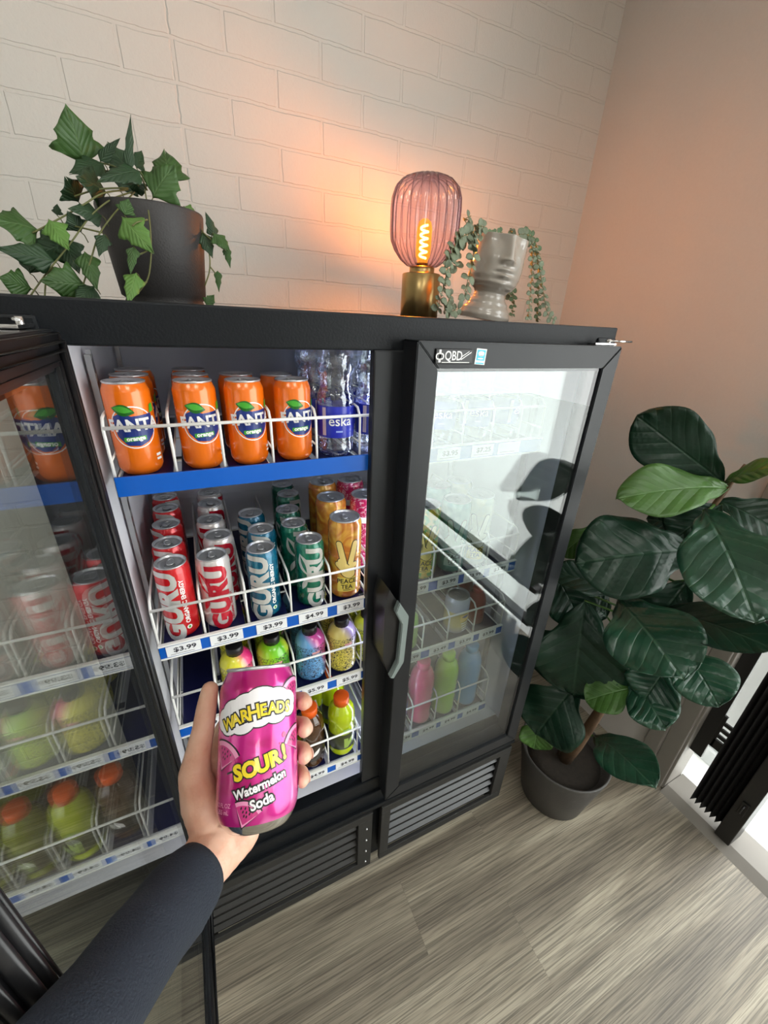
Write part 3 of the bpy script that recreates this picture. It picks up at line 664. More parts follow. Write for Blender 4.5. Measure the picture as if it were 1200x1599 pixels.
place(tp, [(.594, .70, Z2, -.5, 'pale green tall tea can with two-finger hand behind closed door', None), (.60, .80, Z2, .7, 'pale green tall tea can behind the front pale one', None)], False)
tl = tea('tea_can', T_LIME, Rt, Ht, pm('yellow_hand_print', (.85, .7, .2), .3), P_BLACK, T_YEL, ('PEACE', 'TEA'), '')
place(tl, [(.440, .694, Z2, -.4, 'green and yellow tall tea can next to the closed door handle side', None), (.445, .79, Z2, .4, 'green and yellow tall tea can second in its row', None)], False)

# ------------------------------------------------------------------ bottles
PET = clear('clear_plastic', (.93, .95, .99), .15, 1.8, .06, (.9, .94, 1), .6)
ESKA_BLUE = pm('deep_blue_label', (.008, .02, .42), .35, coat=.4)
def bottle(name, prof, mat, cap_prof, cap_mat, label, wrap=None, wrap_mat=None, n=36, fn=None):
    e = empty(name, (0, 0, 0), 0, label, 'bottle')
    MB().lathe(prof, n, fn=fn).build('bottle_body', mat, e)
    MB().lathe(cap_prof, 28, fn=lambda k, m: 1 + (.025 if k % 2 else 0)).build('cap', cap_mat, e)
    if wrap: MB().lathe(wrap, n).build('label', wrap_mat, e)
    return e
def capp(r, z0, z1): return [(0, z0), (r, z0), (r, z1 - .001), (r - .0015, z1), (0, z1)]
ep = [(0, .004), (.018, .002), (.026, 0), (.031, .006), (.032, .016), (.031, .02), (.032, .026), (.0325, .04), (.0325, .088), (.0325, .092), (.033, .100), (.031, .110), (.028, .116), (.0285, .119), (.0275, .122), (.0285, .126), (.0275, .129), (.029, .133), (.028, .136), (.030, .140), (.033, .152), (.0335, .160), (.031, .174), (.025, .190), (.016, .200), (.0145, .204), (.0145, .208), (.0125, .209), (.0125, .214)]
eb = bottle('water_bottle', ep, PET, capp(.0148, .205, .2145), M['white_print'], '', [(.0329, .036), (.0332, .037), (.0332, .089), (.0329, .090)], ESKA_BLUE)
p = Print(); p.word('eska', .024, .004, .065, 0, 0, 1, off=.0002); p.shape([(-.004, .046), (.008, .046), (.008, .049), (-.004, .049)], 1, 0); p.shape([(-.029, .040), (-.022, .040), (-.022, .088), (-.029, .088)], 2, 0)
p.done('lettering', [WP, pm('pale_blue_print', (.3, .4, .8), .4), pm('pale_pink_print', (.6, .5, .6), .4)], eb, r=.0333)
ZS = Z1 - .023
ws = [(.228, .690, -.18, 'clear water bottle with blue label nearest the orange cans'), (.302, .693, -.1, 'clear water bottle with blue label half hidden by the centre post'),
      (.212, .775, .7, 'clear water bottle behind the front water bottle, leftmost'), (.235, .85, 1.2, 'clear water bottle two behind the front water bottle'), (.30, .79, .9, 'clear water bottle second behind the centre post'),
      (.255, .93, 2, 'clear water bottle at the back near the centre'), (.33, .9, 2, 'clear water bottle at the back behind the centre post'),
      (.452, .695, -.5, 'clear water bottle behind the closed door, left one'), (.540, .695, -.5, 'clear water bottle behind the closed door, right one'), (.455, .78, .6, 'clear water bottle second in row behind closed door, left'),
      (.545, .78, .9, 'clear water bottle second in row behind closed door, right'), (.46, .87, .6, 'clear water bottle third in row behind closed door, left'), (.55, .87, .9, 'clear water bottle third in row behind closed door, right'), (.62, .70, .5, 'clear water bottle in the fridge lane next to the right wall')]
place(eb, [(x, y, Z1, r, l, 'water bottles on the top shelf') for x, y, r, l in ws], False)

# bulb-topped bottles with black caps, third shelf
def sleeve(name, stops, blotch):
    m, nt, p, out = new_mat(name); L = nt.links.new; tc = nd(nt, 'ShaderNodeTexCoord'); s = nd(nt, 'ShaderNodeSeparateXYZ'); L(tc.outputs['Object'], s.inputs[0])
    n = nd(nt, 'ShaderNodeTexNoise', i_Scale=18.0, i_Detail=1.0); L(tc.outputs['Object'], n.inputs['Vector'])
    a = nd(nt, 'ShaderNodeMath', operation='MULTIPLY_ADD'); L(s.outputs['Z'], a.inputs[0]); a.inputs[1].default_value = 4.0; a.inputs[2].default_value = -.05
    b = nd(nt, 'ShaderNodeMath', operation='MULTIPLY_ADD'); L(n.outputs['Fac'], b.inputs[0]); b.inputs[1].default_value = .35; L(a.outputs[0], b.inputs[2])
    x = nd(nt, 'ShaderNodeMath', operation='MULTIPLY_ADD'); L(s.outputs['X'], x.inputs[0]); x.inputs[1].default_value = blotch; L(b.outputs[0], x.inputs[2])
    c = ramp(nt, x.outputs[0], stops)
    v = nd(nt, 'ShaderNodeTexNoise', i_Scale=85.0, i_Detail=2.0); v.inputs['Distortion'].default_value = 2.0; L(tc.outputs['Object'], v.inputs['Vector'])
    k = nd(nt, 'ShaderNodeMath', operation='SUBTRACT'); L(v.outputs['Fac'], k.inputs[0]); k.inputs[1].default_value = .5
    ab = nd(nt, 'ShaderNodeMath', operation='ABSOLUTE'); L(k.outputs[0], ab.inputs[0])
    lt = nd(nt, 'ShaderNodeMath', operation='LESS_THAN'); L(ab.outputs[0], lt.inputs[0]); lt.inputs[1].default_value = .034
    zz = nd(nt, 'ShaderNodeMath', operation='LESS_THAN'); L(s.outputs['Z'], zz.inputs[0]); zz.inputs[1].default_value = .1
    mm = nd(nt, 'ShaderNodeMath', operation='MULTIPLY'); L(lt.outputs[0], mm.inputs[0]); L(zz.outputs[0], mm.inputs[1])
    mx = nd(nt, 'ShaderNodeMix', data_type='RGBA'); L(mm.outputs[0], mx.inputs[0]); L(c, mx.inputs[6]); mx.inputs[7].default_value = (.02, .015, .02, 1)
    L(mx.outputs[2], p.inputs['Base Color']); p.inputs['Roughness'].default_value = .3; p.inputs['Coat Weight'].default_value = .8; p.inputs['Coat Roughness'].default_value = .05
    return m
bp = [(0, .003), (.022, .002), (.027, 0), (.0325, .005), (.034, .012), (.034, .06), (.0325, .066), (.0335, .072), (.0345, .084), (.0335, .098), (.029, .110), (.022, .118), (.015, .122)]
Z3 = .880
specs = [((.004, .69), [(.2, (.75, .7, .02)), (.55, (.8, .75, .05)), (.75, (.85, .1, .25)), (.9, (.8, .01, .2))], 12, 'yellow and pink bulb-topped bottle with black cap behind held can'),
         ((.080, .693), [(.2, (.5, .75, .02)), (.5, (.2, .6, .01)), (.8, (.12, .5, .01)), (.95, (.6, .75, .05))], 14, 'green and lime bulb-topped bottle with black cap'),
         ((.163, .692), [(.1, (.1, .3, .6)), (.45, (.16, .42, .75)), (.6, (.6, .06, .3)), (.85, (.5, .06, .3)), (1, (.1, .15, .6))], 10, 'blue and magenta bulb-topped bottle with black cap'),
         ((.238, .690), [(.1, (.8, .68, .08)), (.5, (.75, .62, .2)), (.65, (.45, .35, .6)), (.85, (.42, .32, .62)), (1, (.8, .7, .1))], 10, 'yellow and lilac bulb-topped bottle with black cap'),
         ((.305, .695), [(.1, (.65, .75, .03)), (.6, (.75, .8, .05)), (.9, (.4, .55, .02))], 6, 'bright yellow bulb-topped bottle half hidden by the centre post')]
for i, ((x, y), st, bl, lab) in enumerate(specs):
    mt = sleeve('shrink_sleeve_%s' % 'abcde'[i], st, bl)
    b = bottle('bulb_bottle', bp, mt, capp(.0165, .119, .140), M['rubber'], lab)
    p = Print(); p.shape([(-.008, .083), (.010, .083), (.010, .089), (-.008, .089)], 0, 1)
    p.done('print', [pm('pale_red_print', (.8, .4, .4), .4), P_BLACK], b, rf=lambda z: .0346)
    b.location = (x, y, Z3); b.rotation_euler = (0, 0, .1)
    for yy, q in ((.77, 'behind'), (.85, 'two rows behind')):
        c2 = copy_tree(b); c2.location = (x + .004, yy, Z3); c2.rotation_euler = (0, 0, 1.0); c2['label'] = lab.replace(' with black cap', '').replace(' behind held can', '') + ', ' + q + ' the front one'

# sports drink bottles, bottom shelf
def liquid(name, col, f0=.05, trans=.75):
    m, nt, p, out = new_mat(name); p.inputs['Base Color'].default_value = (*col, 1); p.inputs['Roughness'].default_value = .12
    p.inputs['Transmission Weight'].default_value = trans * .4; p.inputs['IOR'].default_value = 1.33; p.inputs['Coat Weight'].default_value = 1; p.inputs['Coat Roughness'].default_value = .03
    return m
gp_ = [(0, .006), (.02, .004), (.028, 0), (.034, .006), (.035, .014), (.033, .022), (.035, .030), (.035, .052), (.033, .060), (.035, .070), (.0355, .100), (.034, .112), (.036, .122), (.035, .138), (.031, .154), (.022, .168), (.0165, .173), (.0165, .176)]
Z4 = .575
LIME = liquid('lime_drink', (.70, .86, .01)); BROWN = liquid('brown_drink', (.09, .035, .01)); OCAP = pm('orange_cap', (.85, .12, .01), .35)
DLAB = pm('dark_olive_label', (.05, .06, .02), .3, coat=.5)
lb = bottle('sports_drink_bottle', gp_, LIME, capp(.0195, .168, .192), OCAP, '', [(.0358, .03), (.0362, .031), (.0362, .084), (.0358, .085)], DLAB)
p = Print(); p.shape([(-.014, .088), (.004, .088), (.004, .106), (-.014, .106)], 0, 0); p.shape(leaf(.006, .056, 1.2, .04, .012), 0, 1); p.shape([(-.012, .036), (.0, .036), (.0, .070), (-.012, .072)], 0, 0)
p.done('print', [pm('pale_lime_print', (.35, .5, .1), .4)], lb, r=.0363)
place(lb, [(.236, .69, Z4, .2, 'lime sports drink bottle with orange cap at the front', None), (.240, .785, Z4, .8, 'lime sports drink bottle behind the lime one at the front', None), (.19, .80, Z4, .8, 'lime sports drink bottle behind the brown bottle', None)], False)
bb = bottle('sports_drink_bottle', gp_, BROWN, capp(.0195, .168, .192), OCAP, 'dark brown drink bottle with orange cap next to lime bottle', [(.0358, .03), (.0362, .031), (.0362, .084), (.0358, .085)], pm('dark_brown_label', (.03, .018, .012), .3, coat=.5))
p = Print(); p.shape(leaf(.006, .06, .9, .03, .012), 0, 0); p.done('print', [WP], bb, r=.0363)
bb.location = (.152, .69, Z4)
yb = copy_tree(lb); yb.location = (.075, .69, Z4); yb['label'] = 'lime sports drink bottle hidden behind the hand'
yb = copy_tree(bb); yb.location = (0, .70, Z4); yb['label'] = 'dark brown drink bottle hidden behind the hand and can'
# tall rounded-shoulder bottles behind the closed door
hp = [(0, .003), (.022, .002), (.028, 0), (.034, .006), (.035, .016), (.035, .135), (.0345, .150), (.0335, .164), (.028, .184), (.018, .198), (.015, .201)]
def hyd(col, name, label, x, y, rz):
    mt = pm(name, col, .3, coat=.7); b = bottle('hydration_bottle', hp, mt, capp(.0185, .196, .220), pm(name + '_cap', tuple(min(1, c * 1.15 + .02) for c in col), .35), label)
    p = Print(); p.word('PRIME', .038, .004, .085, -PI / 2, 0, 1, off=.0022, sx=.95); p.done('lettering', [P_BLACK], b, r=.035)
    b.location = (x, y, Z4); b.rotation_euler = (0, 0, rz); return b
hyd((.75, .10, .22), 'pink_bottle', 'pink hydration bottle with black lettering behind the closed door', .478, .69, .75)
hyd((.42, .75, .03), 'lime_bottle', 'lime green hydration bottle with black lettering behind the closed door', .560, .69, .75)
hyd((.10, .38, .75), 'blue_bottle', 'light blue hydration bottle behind the closed door, rightmost of its shelf', .642, .69, .75)
o = copy_tree(eb); o.location = (.405, .70, Z4); o['label'] = 'clear bottle on the bottom shelf left of the pink bottle'; o['group'] = 'water bottles on the top shelf'; del o['group']
# third shelf behind the closed door
gb = bottle('slim_bottle', [(0, .002), (.02, .001), (.026, 0), (.03, .006), (.03, .07), (.027, .09), (.016, .104), (.013, .108)], pm('green_bottle_sleeve', (.3, .6, .1), .3, noise=.5, scale=60, coat=.5), capp(.0165, .100, .122), pm('green_cap', (.08, .6, .08), .35), 'green bottle with green cap next to the closed door handle side')
gb.location = (.412, .69, Z3)
tm = can_paint('blue_gold_can_paint', (.3, .35, .55), pattern='grad', c2=[(.03, (.8, .65, .2)), (.07, (.75, .6, .15)), (.075, (.45, .5, .7)), (.115, (.7, .74, .85))], metal=.2)
tc_ = can('craft_drink_can', .0335, .114, tm, 'white, blue and gold short can alone on its shelf lane behind closed door', 'can')
p = Print(); p.shape([(-.018, .045), (.018, .045), (.018, .066), (-.018, .066)], 0, 0); p.shape(leaf(0, .060, 0, .03, .008), 1, 1)
for k in range(4): p.shape([(-.014 + .002 * k, .040 - .008 * k), (.014 - .002 * k, .040 - .008 * k), (.014 - .002 * k, .037 - .008 * k), (-.014 + .002 * k, .037 - .008 * k)], 2, 1)
p.done('print', [pm('gold_print', (.8, .55, .1), .35), P_NAVY, WP], tc_, r=.0335); tc_.location = (.565, .693, Z3); tc_.rotation_euler = (0, 0, .3)
cc = can('short_can', .0335, .114, can_paint('coral_can_paint', (.6, .25, .2), c2=(.75, .6, .2), scale=30, metal=.2), 'coral and yellow short can at the back of the third shelf', 'can'); cc.location = (.46, .80, Z3)
for k, (x, y) in enumerate(((.635, .70), (.645, .775))):
    rb = bottle('sauce_bottle', [(0, .002), (.022, 0), (.027, .006), (.027, .07), (.022, .088), (.013, .1)], pm('red_brown_bottle', (.25, .03, .015), .3, coat=.5), capp(.0145, .096, .112), pm('red_cap', (.4, .04, .03), .35), ('red brown bottle nearest the right end of the third shelf', 'red brown bottle just behind the other red brown bottle')[k]); rb.location = (x, y, Z3)
FIDDLE = [  # base, tip, width, shade, lean of the blade
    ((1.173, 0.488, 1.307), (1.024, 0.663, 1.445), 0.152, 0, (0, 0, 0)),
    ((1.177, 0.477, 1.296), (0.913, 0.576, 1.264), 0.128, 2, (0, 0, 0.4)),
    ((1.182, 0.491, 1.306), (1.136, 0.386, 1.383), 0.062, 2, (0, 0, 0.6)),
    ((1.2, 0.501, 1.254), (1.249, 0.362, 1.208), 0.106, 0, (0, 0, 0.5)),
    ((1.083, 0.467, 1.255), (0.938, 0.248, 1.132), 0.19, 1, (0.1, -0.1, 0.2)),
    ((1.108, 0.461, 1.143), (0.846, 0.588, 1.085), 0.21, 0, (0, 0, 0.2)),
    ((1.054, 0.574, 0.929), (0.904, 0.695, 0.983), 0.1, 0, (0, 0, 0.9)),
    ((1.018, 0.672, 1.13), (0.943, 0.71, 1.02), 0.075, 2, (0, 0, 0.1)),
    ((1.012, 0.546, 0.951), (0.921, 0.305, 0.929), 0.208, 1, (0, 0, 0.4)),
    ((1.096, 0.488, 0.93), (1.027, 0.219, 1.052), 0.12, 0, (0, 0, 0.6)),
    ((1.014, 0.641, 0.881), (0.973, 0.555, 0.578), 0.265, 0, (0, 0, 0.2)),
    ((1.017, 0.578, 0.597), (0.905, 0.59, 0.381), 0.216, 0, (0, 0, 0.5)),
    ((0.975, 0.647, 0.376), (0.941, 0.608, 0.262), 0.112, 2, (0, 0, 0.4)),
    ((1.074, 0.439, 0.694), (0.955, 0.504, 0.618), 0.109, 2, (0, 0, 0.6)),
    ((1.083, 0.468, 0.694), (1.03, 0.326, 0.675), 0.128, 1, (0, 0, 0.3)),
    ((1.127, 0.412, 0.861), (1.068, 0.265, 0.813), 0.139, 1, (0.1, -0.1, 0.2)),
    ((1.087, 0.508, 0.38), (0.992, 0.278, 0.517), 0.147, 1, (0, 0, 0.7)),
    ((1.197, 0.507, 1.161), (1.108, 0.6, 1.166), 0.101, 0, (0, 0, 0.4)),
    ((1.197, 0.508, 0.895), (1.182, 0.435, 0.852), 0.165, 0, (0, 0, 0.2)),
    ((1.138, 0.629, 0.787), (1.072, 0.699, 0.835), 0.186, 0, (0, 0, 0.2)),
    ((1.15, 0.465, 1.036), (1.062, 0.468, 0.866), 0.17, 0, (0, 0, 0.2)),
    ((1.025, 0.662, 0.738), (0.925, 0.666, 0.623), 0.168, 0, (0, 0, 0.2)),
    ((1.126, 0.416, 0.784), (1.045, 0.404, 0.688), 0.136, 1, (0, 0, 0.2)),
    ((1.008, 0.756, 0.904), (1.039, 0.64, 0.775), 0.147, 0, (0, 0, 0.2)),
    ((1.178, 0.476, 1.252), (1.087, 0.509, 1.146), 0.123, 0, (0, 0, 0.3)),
]
IVY = [
    ((-0.094, 0.86, 1.819), (-0.098, 0.84, 1.867), 0.06, 1),
    ((-0.069, 0.85, 1.824), (-0.106, 0.82, 1.801), 0.033, 0),
    ((-0.073, 0.85, 1.826), (-0.044, 0.85, 1.855), 0.015, 0),
    ((-0.037, 0.83, 1.819), (-0.023, 0.83, 1.878), 0.012, 0),
    ((-0.04, 0.87, 1.825), (-0.058, 0.88, 1.852), 0.036, 0),
    ((-0.028, 0.86, 1.828), (-0.018, 0.88, 1.853), 0.02, 0),
    ((0.016, 0.86, 1.815), (0.016, 0.9, 1.861), 0.051, 1),
    ((-0.012, 0.83, 1.787), (0.019, 0.83, 1.825), 0.055, 1),
    ((0.031, 0.86, 1.788), (0.046, 0.86, 1.78), 0.021, 2),
    ((-0.11, 0.84, 1.771), (-0.114, 0.82, 1.789), 0.039, 0),
    ((-0.072, 0.84, 1.788), (-0.095, 0.8, 1.791), 0.045, 0),
    ((-0.023, 0.83, 1.818), (-0.073, 0.79, 1.79), 0.027, 0),
    ((-0.158, 0.8, 1.726), (-0.192, 0.78, 1.729), 0.054, 1),
    ((-0.147, 0.78, 1.689), (-0.197, 0.76, 1.696), 0.031, 0),
    ((-0.143, 0.79, 1.739), (-0.127, 0.77, 1.707), 0.03, 2),
    ((-0.181, 0.78, 1.653), (-0.202, 0.76, 1.661), 0.038, 1),
    ((-0.117, 0.78, 1.663), (-0.156, 0.76, 1.663), 0.045, 1),
    ((-0.107, 0.78, 1.662), (-0.128, 0.76, 1.642), 0.027, 0),
    ((-0.136, 0.8, 1.713), (-0.169, 0.8, 1.698), 0.036, 0),
    ((-0.132, 0.8, 1.721), (-0.124, 0.79, 1.683), 0.033, 0),
    ((-0.109, 0.78, 1.704), (-0.102, 0.76, 1.66), 0.027, 1),
    ((-0.079, 0.77, 1.726), (-0.089, 0.76, 1.701), 0.018, 0),
    ((-0.053, 0.76, 1.748), (-0.025, 0.74, 1.711), 0.038, 2),
    ((-0.05, 0.77, 1.751), (-0.043, 0.77, 1.767), 0.021, 1),
    ((-0.045, 0.75, 1.713), (-0.054, 0.74, 1.68), 0.015, 1),
    ((-0.048, 0.75, 1.681), (-0.063, 0.73, 1.643), 0.023, 2),
    ((0.071, 0.84, 1.748), (0.062, 0.84, 1.778), 0.017, 0),
    ((0.051, 0.83, 1.751), (0.061, 0.82, 1.72), 0.024, 0),
    ((0.068, 0.82, 1.751), (0.086, 0.81, 1.73), 0.026, 1),
    ((0.085, 0.82, 1.733), (0.088, 0.82, 1.706), 0.012, 1),
    ((0.068, 0.82, 1.698), (0.066, 0.82, 1.669), 0.011, 1),
    ((0.042, 0.8, 1.645), (0.054, 0.8, 1.659), 0.018, 1),
    ((-0.142, 0.85, 1.753), (-0.139, 0.85, 1.765), 0.012, 0),
    ((-0.183, 0.8, 1.673), (-0.172, 0.8, 1.707), 0.021, 0),
    ((-0.08, 0.8, 1.752), (-0.111, 0.78, 1.752), 0.027, 0),
    ((-0.056, 0.86, 1.797), (-0.041, 0.87, 1.822), 0.039, 0),
    ((-0.031, 0.86, 1.811), (-0.028, 0.87, 1.8), 0.026, 0),
    ((-0.11, 0.8, 1.729), (-0.117, 0.79, 1.746), 0.027, 0),
]
IVY_STEMS = [
    [(-0.039, 0.85, 1.795), (-0.065, 0.8, 1.774), (-0.094, 0.79, 1.749), (-0.123, 0.78, 1.712), (-0.158, 0.78, 1.676), (-0.184, 0.77, 1.643)],
    [(-0.044, 0.85, 1.797), (-0.074, 0.8, 1.78), (-0.102, 0.79, 1.758), (-0.144, 0.79, 1.733), (-0.165, 0.79, 1.721)],
    [(-0.036, 0.85, 1.795), (-0.061, 0.78, 1.756), (-0.087, 0.77, 1.725), (-0.101, 0.77, 1.696), (-0.118, 0.77, 1.663)],
    [(-0.021, 0.84, 1.798), (-0.019, 0.77, 1.755), (-0.023, 0.75, 1.711), (-0.033, 0.75, 1.674), (-0.053, 0.75, 1.653)],
    [(-0.022, 0.76, 1.748), (-0.036, 0.75, 1.742), (-0.042, 0.75, 1.737)],
    [(-0.026, 0.75, 1.711), (-0.041, 0.75, 1.703), (-0.046, 0.75, 1.704)],
    [(-0.036, 0.75, 1.671), (-0.045, 0.75, 1.667), (-0.05, 0.75, 1.67)],
    [(0.049, 0.85, 1.768), (0.053, 0.83, 1.751), (0.059, 0.82, 1.721), (0.056, 0.82, 1.697), (0.045, 0.82, 1.675)],
    [(0.053, 0.83, 1.751), (0.069, 0.82, 1.737), (0.085, 0.82, 1.728)],
    [(0.057, 0.82, 1.703), (0.064, 0.82, 1.694)],
    [(-0.029, 0.86, 1.806), (-0.05, 0.86, 1.826), (-0.091, 0.85, 1.825)],
    [(-0.02, 0.86, 1.807), (-0.024, 0.86, 1.82), (-0.018, 0.85, 1.8)],
    [(-0.044, 0.86, 1.801), (-0.065, 0.83, 1.792), (-0.086, 0.82, 1.785), (-0.111, 0.82, 1.774)],
    [(-0.128, 0.8, 1.737), (-0.103, 0.79, 1.733), (-0.082, 0.78, 1.729)],
    [(-0.167, 0.77, 1.644), (-0.162, 0.78, 1.668), (-0.152, 0.79, 1.683)],
]
VINES = [  # path, leaf pairs, leaf size in mm
    ([(0.606, 0.87, 1.812), (0.595, 0.85, 1.788), (0.59, 0.84, 1.761), (0.587, 0.84, 1.74), (0.582, 0.84, 1.721), (0.572, 0.83, 1.686)], 10, 9),
    ([(0.601, 0.87, 1.815), (0.574, 0.86, 1.808), (0.553, 0.85, 1.795), (0.543, 0.85, 1.778), (0.556, 0.86, 1.762), (0.565, 0.86, 1.745)], 8, 10),
    ([(0.588, 0.88, 1.809), (0.55, 0.86, 1.779), (0.527, 0.84, 1.743), (0.52, 0.83, 1.719), (0.504, 0.82, 1.682), (0.499, 0.82, 1.657)], 12, 9),
    ([(0.537, 0.83, 1.693), (0.518, 0.81, 1.676), (0.508, 0.81, 1.664), (0.529, 0.81, 1.659), (0.552, 0.81, 1.669)], 9, 9),
    ([(0.63, 0.88, 1.816), (0.604, 0.87, 1.824), (0.619, 0.87, 1.831), (0.637, 0.87, 1.83)], 5, 11),
    ([(0.617, 0.9, 1.824), (0.606, 0.9, 1.837), (0.596, 0.9, 1.845), (0.614, 0.9, 1.853)], 6, 8),
    ([(0.77, 0.92, 1.838), (0.802, 0.93, 1.845), (0.825, 0.93, 1.827), (0.837, 0.93, 1.78), (0.846, 0.93, 1.738), (0.856, 0.93, 1.655)], 14, 8),
    ([(0.787, 0.93, 1.843), (0.836, 0.95, 1.848), (0.863, 0.95, 1.827), (0.879, 0.95, 1.778), (0.894, 0.95, 1.724), (0.91, 0.95, 1.653)], 15, 9),
    ([(0.818, 0.94, 1.841), (0.843, 0.93, 1.809), (0.864, 0.92, 1.757), (0.888, 0.92, 1.711), (0.911, 0.92, 1.67), (0.945, 0.92, 1.657)], 13, 9),
    ([(0.827, 0.98, 1.776), (0.822, 0.98, 1.761), (0.826, 0.98, 1.732), (0.839, 0.98, 1.702), (0.842, 0.98, 1.662)], 9, 8),
    ([(0.815, 0.99, 1.747), (0.821, 0.99, 1.732), (0.834, 0.99, 1.71)], 5, 9),
    ([(0.681, 0.92, 1.827), (0.729, 0.93, 1.84)], 3, 8),
    ([(0.759, 0.93, 1.837), (0.758, 0.93, 1.85)], 3, 7),
]
# ------------------------------------------------------------------ table lamp on the fridge
TZ = TOP + .0005
lp = empty('table_lamp', (.622, 1.12, TZ), 0, 'ribbed purple glass table lamp with brass cylinder base and glowing amber bulb', 'lamp')
brass = pm('brushed_brass', (.42, .30, .13), .28, 1.0, noise=.08, scale=90)
MB().lathe([(0, .005), (.044, .005), (.046, .007), (.046, .098), (.044, .1), (.02, .1), (0, .1)], 48).build('base', brass, lp)
for a in (0, 2.1, 4.2): MB().lathe([(0, 0), (.006, 0), (.006, .006), (0, .006)], 12, c=(.034 * math.cos(a), .034 * math.sin(a))).build('foot', M['rubber'], lp)
MB().lathe([(.03, .1), (.03, .112), (.028, .114), (.014, .114), (.014, .122), (0, .122)], 36).build('socket_collar', brass, lp)
m, nt, pr, out = new_mat('smoked_ribbed_glass'); nt.nodes.remove(pr); L = nt.links.new
lw = nd(nt, 'ShaderNodeLayerWeight', i_Blend=.5)
pw = nd(nt, 'ShaderNodeMath', operation='POWER'); pw.inputs[1].default_value = 3.0; L(lw.outputs['Facing'], pw.inputs[0])
tint = ramp(nt, lw.outputs['Facing'], [(0, (.86, .77, .83)), (.4, (.74, .64, .73)), (.7, (.38, .31, .40)), (1, (.12, .09, .13))])
trn = nd(nt, 'ShaderNodeBsdfTransparent'); L(tint, trn.inputs[0]); gl = nd(nt, 'ShaderNodeBsdfGlossy'); gl.inputs['Roughness'].default_value = .04
mr = nd(nt, 'ShaderNodeMapRange'); mr.inputs['To Min'].default_value = .07; mr.inputs['To Max'].default_value = .7; L(pw.outputs[0], mr.inputs['Value'])
mx = nd(nt, 'ShaderNodeMixShader'); L(mr.outputs[0], mx.inputs[0]); L(trn.outputs[0], mx.inputs[1]); L(gl.outputs[0], mx.inputs[2]); L(mx.outputs[0], out.inputs[0])
M['ribbed'] = m
prof = [(.026, .114), (.036, .116), (.052, .128), (.066, .146), (.0745, .165), (.0765, .185), (.077, .225), (.0755, .246), (.069, .265), (.056, .278), (.038, .285), (.018, .2875), (.003, .288)]
rib = lambda k, n: 1 + .09 * (abs(math.sin(PI * 22 * k / n)) - .5)
s = MB(); s.lathe(prof, 352, fn=rib); so = s.build('lamp_shade', m, lp)
amber, nt, pr, out = new_mat('amber_bulb_glass'); nt.nodes.remove(pr); L = nt.links.new
tr_ = nd(nt, 'ShaderNodeBsdfTransparent'); tr_.inputs[0].default_value = (1, .8, .45, 1); em_ = nd(nt, 'ShaderNodeEmission'); em_.inputs[0].default_value = (1, .30, .02, 1); em_.inputs[1].default_value = 3.5
mx_ = nd(nt, 'ShaderNodeMixShader'); mx_.inputs[0].default_value = .3; L(tr_.outputs[0], mx_.inputs[1]); L(em_.outputs[0], mx_.inputs[2]); L(mx_.outputs[0], out.inputs[0])
bulb = MB(); bulb.lathe([(.012, .122), (.013, .13), (.0165, .135), (.0175, .145), (.0175, .19), (.014, .203), (.006, .209), (0, .21)], 28); bulb.build('bulb', amber, lp)
fm = pm('filament', (1, .5, .1), .5, emit=(1, .45, .07), es=60)
f = MB(); f.tube([(.0085 * math.cos(t * .55), .0085 * math.sin(t * .55), .133 + t * .00115) for t in range(56)], .0024, 6); f.build('filament', fm, lp)
l = bpy.data.lights.new('lamp_light', 'POINT'); l.energy = 15; l.color = (1, .36, .035); l.shadow_soft_size = .003
lo = bpy.data.objects.new('lamp_light', l); COL.objects.link(lo); lo.location = (0, 0, .165); lo.parent = lp
lp.scale = (1.15, 1.15, 1.15)

# ------------------------------------------------------------------ ceramic face planter
ceramic = pm('glazed_ceramic', (.42, .38, .33), .12, coat=.8, noise=.04, scale=20)
fp = empty('face_planter', (.695, .905, TZ), 0, 'glossy beige ceramic planter shaped as a lower face and neck', 'planter')
KEYS = [(0, .054, .060, .05), (.010, .056, .063, .052), (.020, .053, .060, .05), (.036, .044, .050, .046), (.050, .037, .040, .043), (.058, .034, .038, .043), (.064, .040, .042, .047), (.070, .053, .050, .052), (.080, .059, .056, .056), (.095, .061, .060, .060), (.115, .062, .061, .064), (.140, .062, .059, .066), (.172, .060, .058, .066)]
def kv(z):
    for a, b in zip(KEYS, KEYS[1:]):
        if z <= b[0]:
            t = (z - a[0]) / (b[0] - a[0]); t = t * t * (3 - 2 * t); return [a[i] + (b[i] - a[i]) * t for i in (1, 2, 3)]
    return KEYS[-1][1:]
G = lambda x, s: math.exp(-(x / s) ** 2)
def facept(z, th, inset=0):
    F, Wd, B = kv(z); cx, sy = math.sin(th), -math.cos(th)
    d = F if sy < 0 else B; x = Wd * cx; y = d * sy
    if sy < 0:
        fx = x; a = 0
        nose = (.004 + .015 * max(0, min(1, (.168 - z) / .045))) if z > .122 else .019 * max(0, 1 - (.122 - z) / .008)
        a += nose * G(fx, .0085 + .004 * max(0, min(1, (.15 - z) / .03)))
        a += .005 * G(z - .1215, .006) * (G(fx - .0115, .0065) + G(fx + .0115, .0065))
        a += .0085 * G(z - .1045, .0044) * G(fx, .0145) - .006 * G(z - .0985, .0020) * G(fx, .017) + .0095 * G(z - .0920, .0050) * G(fx, .0125)
        a -= .003 * G(z - .084, .004) * G(fx, .018); a += .005 * G(z - .0755, .007) * G(fx, .014)
        a -= .002 * G(z - .112, .004) * G(fx, .005)
        a -= .011 * G(z - .162, .017) * (G(fx - .026, .014) + G(fx + .026, .014)); a += .003 * G(z - .125, .012) * (G(fx - .036, .012) + G(fx + .036, .012))
        y -= a
    l = math.hypot(x, y); k = (l - inset) / l
    return (x * k, y * k, z)
